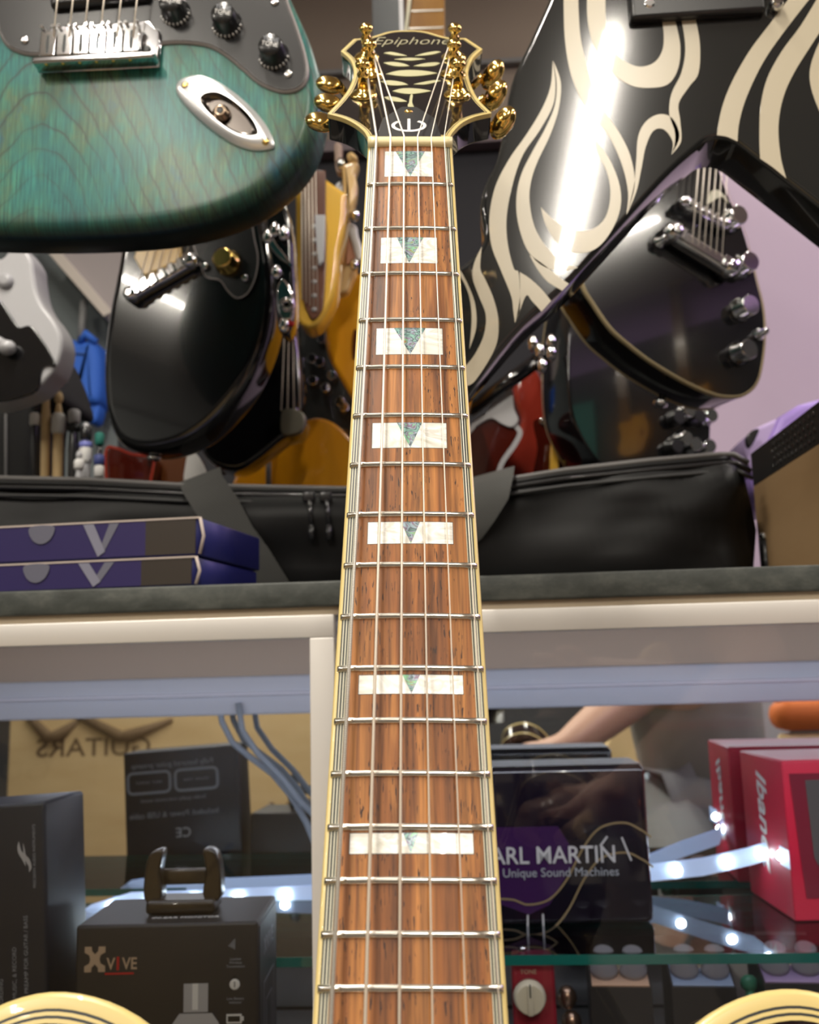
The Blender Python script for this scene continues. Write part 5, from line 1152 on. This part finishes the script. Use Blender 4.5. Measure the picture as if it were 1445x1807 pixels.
# led tape along the back of the shelf
t = thing('led_strip', (0, 0, 0), 'clear flexible strip of cold white LEDs running along the cabinet back', 'led strip')
PL = [px(96, 1655, 1.0), px(160, 1612, 1.02), px(230, 1590, 1.04), px(380, 1585, 1.05), px(545, 1578, 1.05), px(700, 1560, 1.062), px(900, 1548, 1.062), px(1150, 1540, 1.058), px(1240, 1530, 1.03), px(1320, 1512, 1.02), px(1362, 1500, .99), px(1393, 1518, .930)]
PL = [Vector(q_) for q_ in PL]
mb = MB(); rows = []
for i, q_ in enumerate(PL): rows.append([q_+Vector((0, 0, .0085)), q_-Vector((0, 0, .0085))])
mb.ringgrid(rows, closed=False); mb.ringgrid([[r[0]+Vector((0, .002, 0)), r[1]+Vector((0, .002, 0))] for r in rows], closed=False); tp = mb.build('tape', K['ledtape'], t)
for A_, B_ in zip(PL, PL[1:]):
    n_ = max(1, round((B_-A_).length/.042))
    for j in range(n_):
        c = A_+(B_-A_)*((j+.5)/n_); MB().ball(c-Vector((0, .0025, 0)), (.0052, .0014, .0046), 10).build('led', K['led'], t)
# cables
fz = lambda L_, Y: [tuple(px(x, y, Y)) for x, y in L_]
t = tag(MB().tube([tuple(q_) for q_ in [px(x, y, 1.055) for x, y in ((385, 1240), (392, 1275), (410, 1310), (440, 1335), (480, 1365), (510, 1400), (540, 1450), (560, 1500))]], .0034, 8).build('cable', K['cable'], None), 'grey blue cable hanging diagonally in front of the mirror, lower of the pair', 'cable')
t = tag(MB().tube([tuple(q_) for q_ in [px(x, y, 1.045) for x, y in ((420, 1240), (428, 1290), (455, 1330), (495, 1370), (530, 1415), (556, 1440))]], .0034, 8).build('cable', K['cable'], None), 'grey blue cable hanging diagonally in front of the mirror, upper of the pair', 'cable')
# pedals under the glass shelf
def pedal(x0_, x1_, ytop, Y, col, label, rot=0, lean=28, knobs=2):
    pa, pb = px(x0_, ytop, Y), px(x1_, ytop, Y); W = (pb-pa).length; L_ = W*1.25; Hh = .042; c = (pa+pb)/2
    M = Matrix.Translation((c.x, Y, ZL+.0005)) @ Matrix.Rotation(math.radians(rot), 4, 'Z')
    t = thing('effects_pedal', M, label, 'effects pedal', 'pedals in a row on the lower shelf'); hb_, hf = c.z-ZL+.022, c.z-ZL-.004
    # wedge: front edge at y=0, rising to the back
    mb = MB(); pr = [(0, 0), (L_, 0), (L_, hb_), (.004, hf)]
    mb.ringgrid([[Vector((sx*W/2, p[0], p[1])) for p in pr] for sx in (-1, 1)], cap0=True, cap1=True, sm=False); mb.build('case', K['blackcard'], t)
    sl = math.atan2(hb_-hf, L_); TM = Matrix.Translation((0, .004, hf)) @ Matrix.Rotation(sl, 4, 'X')
    mb = MB(); mb.box((0, L_*.5, .0006), (W*.94, L_*.96, .0012)); mb.build('face', mat('pedal_face', col, .4), t, TM)
    for k in range(2): 
        MB().lathe([(.012, 0), (.012, .004), (.0095, .006), (.0085, .020), (.006, .021)], (W*(-.24+.48*k), L_*.30, .001), (0, 0, 1), 18).build('knob', K['knobgrey'], t, TM)
        MB().lathe([(.006, 0), (.006, .003), (.003, .003)], (W*(-.25+.5*k), .0, hf*.45), (0, -1, 0), 12).build('socket', K['steel'], t)
    MB().lathe([(.006, 0), (.004, .004), (.004, .014), (.002, .015)], (0, L_*.33, .001), (0, 0, 1), 12).build('switch', K['chrome'], t, TM)
    return t
pedal(1042, 1150, 1738, .865, (.62, .40, .28), 'black pedal with peach face and two grey knobs, right of the red pedal', -3)
pedal(1186, 1300, 1738, .865, (.30, .38, .55), 'black pedal with pale blue face, middle of the three wedge pedals', -3)
pedal(1350, 1465, 1732, .865, (.42, .30, .52), 'black pedal with lavender face, cut off by the right edge', -3)
pa, pb = px(903, 1710, .84), px(980, 1710, .84); W = (pb-pa).length; Zt = px(940, 1697, .84).z
fr = Matrix.Translation(((pa.x+pb.x)/2, .84, ZL)) @ Matrix.Rotation(math.radians(-4), 4, 'X')
t = thing('effects_pedal', fr, 'small upright crimson pedal with a cream TONE knob, beside the fingerboard', 'effects pedal')
MB().box((0, .022, (Zt-ZL)/2), (W, .036, Zt-ZL), bev=.003).build('case', K['pinkred'], t)
kk = .84/F
o = MB().lathe([(27*kk, .004), (27*kk, .008), (24*kk, .016), (22*kk, .017)], (-8*kk, .006, Zt-ZL-57*kk), (0, -1, 0), 28).build('knob', K['knobcream'], t)
MB().box((-8*kk, -.0125, Zt-ZL-57*kk), (9*kk, .004, 46*kk), bev=.0008).build('knob_ridge', K['knobcream'], o)
MB().box((-8*kk, -.0150, Zt-ZL-42*kk), (2.2*kk, .0006, 20*kk)).build('pointer', K['blk'], o)
text('lettering', 'TONE', 10*kk, K['tan'], t, Matrix.Translation((-8*kk, .0036, Zt-ZL-21*kk)) @ Matrix.Rotation(math.radians(90), 4, 'X'))
MB().lathe([(.004, 0), (.004, .006)], (-14*kk, .02, Zt-ZL), (0, 0, 1), 12).build('socket', K['chrome'], t)
t = thing('phone_plug', px(1000, 1760, .90), 'bronze jack plugs heaped between the red and peach pedals', 'plug')
for i, (x, z) in enumerate(((0, 0), (.003, -.02), (-.003, -.042))): MB().ball((x, 0, z), (.009, .008, .010), 12).build('barrel', mat('bronze_plug', (.45, .30, .22), .25, .9) if i == 0 else bpy.data.materials['bronze_plug'], t)
MB().tube([(0, 0, -.05), (0, 0, -(px(1000, 1760, .90).z-ZL)+.001)], .007, 10).build('sleeve', K['satin'], t)
t = thing('green_knob', px(1322, 1735, .90), 'small green knob between the blue and lavender pedals', 'knob')
MB().ball((0, 0, 0), (.008, .006, .007), 12).tube([(0, 0, -.005), (0, 0, -(px(1322, 1735, .90).z-ZL)+.001)], .004, 8).build('cap', mat('green_knob', (.08, .35, .2), .3), t)

# ------------------------------------------------------------------ the shop behind the camera (seen in the mirror and in the lacquer)
def vp(x, y, Yv): p = px(x, y, Yv); return Vector((p.x, 2*YM-Yv, p.z))
a, b = vp(18, 1262, 2.95), vp(640, 1262, 2.95)
t = thing('shipping_carton', (a.x, a.y, 0), 'tall pale shipping carton lettered GUITARS, seen in the cabinet mirror', 'carton')
Wc = b.x-a.x; Hc = a.z+.10
MB().box((Wc/2, -.11, Hc/2), (Wc, .22, Hc), bev=.004).build('carton', K['carton'], t)
kc = 2.95/F
BK = lambda x, z: Matrix.Translation((x, .0006, z)) @ Matrix.Rotation(math.radians(180), 4, 'Z') @ Matrix.Rotation(math.radians(90), 4, 'X')
c = vp(165, 1320, 2.95); text('lettering', 'GUITARS', 44*kc, mat('brown_print', (.16, .10, .05), .7), t, BK(c.x-a.x, c.z), sx=1.18, off=.0006)
mb = MB()
for (x0_, x1_) in ((50, 140), (140, 305)):
    q_ = [vp(x, y, 2.95)-Vector((a.x, a.y, 0)) for x, y in ((x0_, 1262), ((x0_+x1_)/2-10, 1300), ((x0_+x1_)/2+10, 1298), (x1_, 1270))]
    mb.tube([(p.x, .0015, p.z) for p in q_], [.012, .020, .022, .006], 6)
mb.build('logo_swash', bpy.data.materials['brown_print'], t)
c = vp(495, 1440, 2.95); text('handling_mark', 'X', 60*kc, bpy.data.materials['brown_print'], t, BK(c.x-a.x, c.z))
# things on the rear side of the shop: amplifier, tan guitar, orange bag
c = vp(1300, 1300, 2.75); t = thing('amplifier', (c.x, c.y, 0), 'grey cloth-fronted amplifier standing behind the photographer', 'amplifier')
MB().box((0, -.12, c.z/2+.06), (.30, .22, c.z+.12), bev=.015).build('cabinet', K['grey'], t); MB().box((0, -.005, c.z/2), (.24, .012, c.z*.7), bev=.004).build('grille', fabric('grille_cloth', (.20, .20, .18)), t)
c = vp(1180, 1290, 2.9); gfr = Frame((c.x, c.y-.3, c.z), (-1, 0, 0), (0, 1, 0))
t = thing('acoustic_guitar', gfr, 'tan acoustic guitar behind the photographer, seen in the mirror', 'acoustic guitar')
MB().slab(smooth([(-.02, .25), (.02, .25), (.10, .24), (.14, .17), (.12, .08), (.10, .02), (.15, -.08), (.19, -.18), (.12, -.27), (0, -.29), (-.12, -.27), (-.19, -.18), (-.15, -.08), (-.10, .02), (-.12, .08), (-.14, .17), (-.10, .24)], 5), 0, .1, .003).build('body', K['carton'], t)
MB().lathe([(.048, 0), (.048, .001)], (0, .06, 0), (0, 0, 1), 24).build('sound_hole', K['blk'], t)
MB().slab([(-.028, .1), (.028, .1), (.024, .62), (-.024, .62)], .006, .02, .001).build('neck', K['rosedark'], t)
c = vp(1420, 1262, 2.45); t = thing('orange_bag', (c.x, c.y, 0), 'orange bag hanging behind the photographer, seen at the right edge of the mirror', 'bag')
MB().box((0, 0, c.z), (.16, .10, .07), bev=.03).build('pouch', mat('orange_fabric', (.75, .18, .03), .7), t)
MB().box((0, 0, c.z-.09), (.12, .08, .09), bev=.01).build('lower_pouch', K['carton'], t)
MB().tube([(-.06, 0, c.z+.03), (-.03, 0, c.z+.5), (.03, 0, c.z+.5), (.06, 0, c.z+.03)], .006, 6).build('strap', K['steel'], t)
MB().tube([(0, 0, c.z+.5), (0, -.1, ZC)], .004, 6).build('cord', K['steel'], t)
# copies of the hanging guitars and a sheet, added unseen for the lacquer to reflect
def hang_copy(src, x, y, z, rz, label, s=1.0):
    c = copy_tree(src); M = Matrix.Translation((x, y, z)) @ Matrix.Rotation(math.radians(rz), 4, 'Z') @ Matrix.Rotation(math.radians(90), 4, 'X'); c.matrix_world = M; c['label'] = label; c['group'] = 'guitars added on the side walls'; return c
hang_copy(t6, 3.44, -.7, 2.25, -90, 'added amber guitar hanging on the right-hand side wall, nearer the counter')
hang_copy(t4, 3.44, -1.5, 2.25, -90, 'added cherry guitar hanging on the right-hand side wall, farther from the counter')
hang_copy(t8, -3.44, -.6, 2.2, 90, 'added maple guitar hanging on the left-hand side wall, nearer the counter')
hang_copy(t1, -3.44, -1.4, 2.2, 90, 'added black guitar hanging on the left-hand side wall, farther from the counter')
t = thing('reflection_panel', (3.47, -1.1, 1.95), 'green sheet added for reflections between the guitars on the right-hand side wall', 'poster')  # unseen sheet added for its reflection in the lacquer
MB().box((0, 0, .35), (.02, .30, .36), bev=.004).build('sheet', K['felt'], t)

# ------------------------------------------------------------------ the photographer, seen only in the mirror
def skinned(name, verts, edges, mt, parent=None, sub=2, root=0):
    me = bpy.data.meshes.new(name); me.from_pydata([v[0] for v in verts], edges, []); me.materials.append(mt)
    o = bpy.data.objects.new(name, me); link(o)
    if parent: o.parent = parent
    me.skin_vertices.new() if hasattr(me.skin_vertices, 'new') and len(me.skin_vertices) == 0 else None
    md = o.modifiers.new('skin', 'SKIN'); md.use_smooth_shade = True
    sv = me.skin_vertices[0].data
    for i, v in enumerate(verts):
        r = v[1]; sv[i].radius = r if isinstance(r, tuple) else (r, r); sv[i].use_root = (i == root)
    o.modifiers.new('sub', 'SUBSURF').levels = sub; o.modifiers['sub'].render_levels = sub
    return o
def chain(V_, E_, start, pts):
    k = start
    for p, r in pts:
        V_.append((Vector(p), r)); E_.append((k, len(V_)-1)); k = len(V_)-1
    return k
hip = Vector((.53, -.20, .70)); che = Vector((.50, -.14, 1.12)); nk = Vector((.50, -.12, 1.27))
Ls, Le, Lw = Vector((.34, -.06, 1.18)), Vector((.375, .165, .99)), Vector((.158, .352, .858))
Rs, Re, Rw = Vector((.68, -.16, 1.18)), Vector((.50, -.06, .94)), Vector((.21, -.17, .99))
V_, E_ = [(hip, (.14, .10))], []
c1 = chain(V_, E_, 0, [(hip.lerp(che, .5), (.125, .09)), (che, (.13, .095))])
n1 = chain(V_, E_, c1, [(nk, .055), (nk+Vector((0, .01, .07)), .05)])
def arm(S, E2, W, hd, flat=False):
    k = chain(V_, E_, c1, [(S, .056), (S.lerp(E2, .5), .052), (E2, .047), (E2.lerp(W, .35), .048), (E2.lerp(W, .75), .038), (W, .031)])
    hd = hd.normalized(); up = Vector((0, 0, 1)); sd = hd.cross(up).normalized(); up = sd.cross(hd).normalized()
    if flat: up, sd = sd, -up
    pk = chain(V_, E_, k, [(W+hd*.035, .023), (W+hd*.060, .022)]); P0 = W+hd*.060
    for j, (o_, ln) in enumerate(((-.030, .9), (-.010, 1.0), (.010, .95), (.030, .78))):
        b0 = P0+up*(-o_)+hd*.018
        chain(V_, E_, pk, [(b0, .0095), (b0+hd*.030*ln+sd*.006, .009), (b0+hd*.040*ln+sd*.030*ln, .0085), (b0+hd*.018*ln+sd*.042*ln, .0075)])
    chain(V_, E_, k+1 if False else pk-1, [(W+hd*.035+up*.034+sd*.010, .011), (W+hd*.060+up*.044+sd*.022, .0095), (W+hd*.080+up*.036+sd*.036, .008)])
arm(Ls, Le, Lw, Vector((-1, -.03, -.03)), True); arm(Rs, Re, Rw, Vector((-1, .05, .02)))
for sg, kn in ((-1, Vector((.39, .16, .56))), (1, Vector((.70, .12, .56)))):
    H_ = hip+Vector((sg*.09, .02, -.03)); f = Vector((kn.x+.01*sg, kn.y-.06, .09))
    chain(V_, E_, 0, [(H_, .085), (H_.lerp(kn, .5), .076), (kn, .056), (kn.lerp(f, .35), .055), (f, .036), (f+Vector((0, .03, -.04)), .034), (f+Vector((sg*.01, .15, -.06)), (.036, .020))])
t = thing('person', (0, 0, 0), 'person in a grey shirt and dark jeans sitting behind the camera, one fist forward, mirrored in the cabinet', 'person')
t['label'] = 'person in grey shirt and dark jeans taking the photo, mirrored in the cabinet'
body = skinned('body', V_, E_, K['skin'], t)
# clothing
V_, E_ = [(hip+Vector((0, 0, -.07)), (.178, .140))], []
c1 = chain(V_, E_, 0, [(hip.lerp(che, .5), (.152, .118)), (che, (.155, .118))]); chain(V_, E_, c1, [(nk+Vector((0, 0, -.03)), .075)])
for S, E2 in ((Ls, Le), (Rs, Re)): chain(V_, E_, c1, [(S, .068), (S.lerp(E2, .45), .064), (S.lerp(E2, .80), .062)])
skinned('shirt', V_, E_, fabric('grey_shirt_cloth', (.30, .29, .27), 300, .2), t)
V_, E_ = [(hip+Vector((0, 0, .0)), (.160, .125))], []
for sg, kn in ((-1, Vector((.39, .16, .56))), (1, Vector((.70, .12, .56)))):
    H_ = hip+Vector((sg*.09, .02, -.03)); f = Vector((kn.x+.01*sg, kn.y-.06, .09))
    chain(V_, E_, 0, [(H_, .118), (H_.lerp(kn, .5), .098), (kn, .072), (kn.lerp(f, .35), .070), (f+Vector((0, 0, .02)), .056)])
skinned('trousers', V_, E_, K['denim'], t)
bk_ = hip+Vector((-.0, .115, .03))
MB().box(bk_+Vector((-.03, .035, -.02)), (.05, .012, .035), bev=.005).build('belt_buckle', K['gold'], t)
hc = nk+Vector((0, .02, .16))
mb = MB(); rings = []
for j in range(13):
    a_ = -math.pi/2+math.pi*j/12; zz = .118*math.sin(a_); w_ = math.cos(a_); jaw = 1-.22*max(0, -math.sin(a_))
    ring = []
    for k in range(24):
        q_ = 2*math.pi*k/24; x_ = .075*w_*jaw*math.cos(q_); y_ = .092*w_*(1-.1*max(0, -math.sin(a_)))*math.sin(q_)
        fr_ = max(0, math.sin(q_))
        if fr_ > .92: y_ += .016*math.exp(-((zz+.012)/.022)**2)*(fr_-.92)/.08 - .006*math.exp(-((zz-.012)/.012)**2)
        ring.append(hc+Vector((x_, y_, zz)))
    rings.append(ring)
mb.ringgrid(rings, cap0=True, cap1=True); hd = mb.build('head', K['skin'], t)
for sg in (-1, 1):
    MB().ball(hc+Vector((sg*.030, .080, .012)), (.012, .008, .008), 10).build('eye', K['white'], hd)
    MB().ball(hc+Vector((sg*.030, .087, .012)), (.005, .003, .005), 8).build('iris', K['blk'], hd)
    MB().ball(hc+Vector((sg*.076, -.002, .0)), (.008, .018, .030), 10).build('ear', K['skin'], hd)
MB().tube([hc+Vector((-.022, .082, -.048)), hc+Vector((0, .090, -.049)), hc+Vector((.022, .082, -.048))], [.003, .006, .003], 8).build('mouth', mat('lips', (.45, .15, .12), .5), hd)
mb = MB(); mb.ball(hc+Vector((0, -.014, .028)), (.086, .096, .104), 20); mb.build('hair', K['hair'], t)
t = thing('phone', (0.03, -.09, .955), 'dark phone held at the camera position', 'phone')
MB().slab(smooth([(-.034, -.07), (.034, -.07), (.034, .055), (-.034, .055)], 1), .004, .008, .002).build('case', K['black'], t, Matrix.Rotation(math.radians(90), 4, 'X'))
t = thing('bar_stool', (.53, -.22, 0), 'black bar stool the photographer sits on', 'stool')
MB().lathe([(.15, .46), (.16, .48), (.16, .505), (.14, .52)], (0, 0, 0), (0, 0, 1), 28).build('seat', K['webbing'], t)
MB().tube([(0, 0, .02), (0, 0, .46)], .022, 12).build('post', K['steel'], t)
MB().lathe([(.18, 0), (.18, .012), (.05, .03), (.02, .035)], (0, 0, 0), (0, 0, 1), 28).build('foot', K['steel'], t)
# bar that carries the hanging guitars, above the frame
for nm, yy, lb in (('hanging_rail', .72, 'steel ceiling rail carrying the front row of hanging guitars'), ('hanging_rail', 1.10, 'steel ceiling rail carrying the second row of hanging guitars')):
    t = thing(nm, (.1, yy+.03, 2.62), lb, 'rail')
    MB().tube([(-1.3, 0, 0), (1.3, 0, 0)], .014, 10).build('bar', K['steel'], t)
    for xx in (-1.2, 0.1, 1.2): MB().tube([(xx, 0, 0), (xx, 0, ZC-2.62)], .008, 8).build('rod', K['steel'], t)
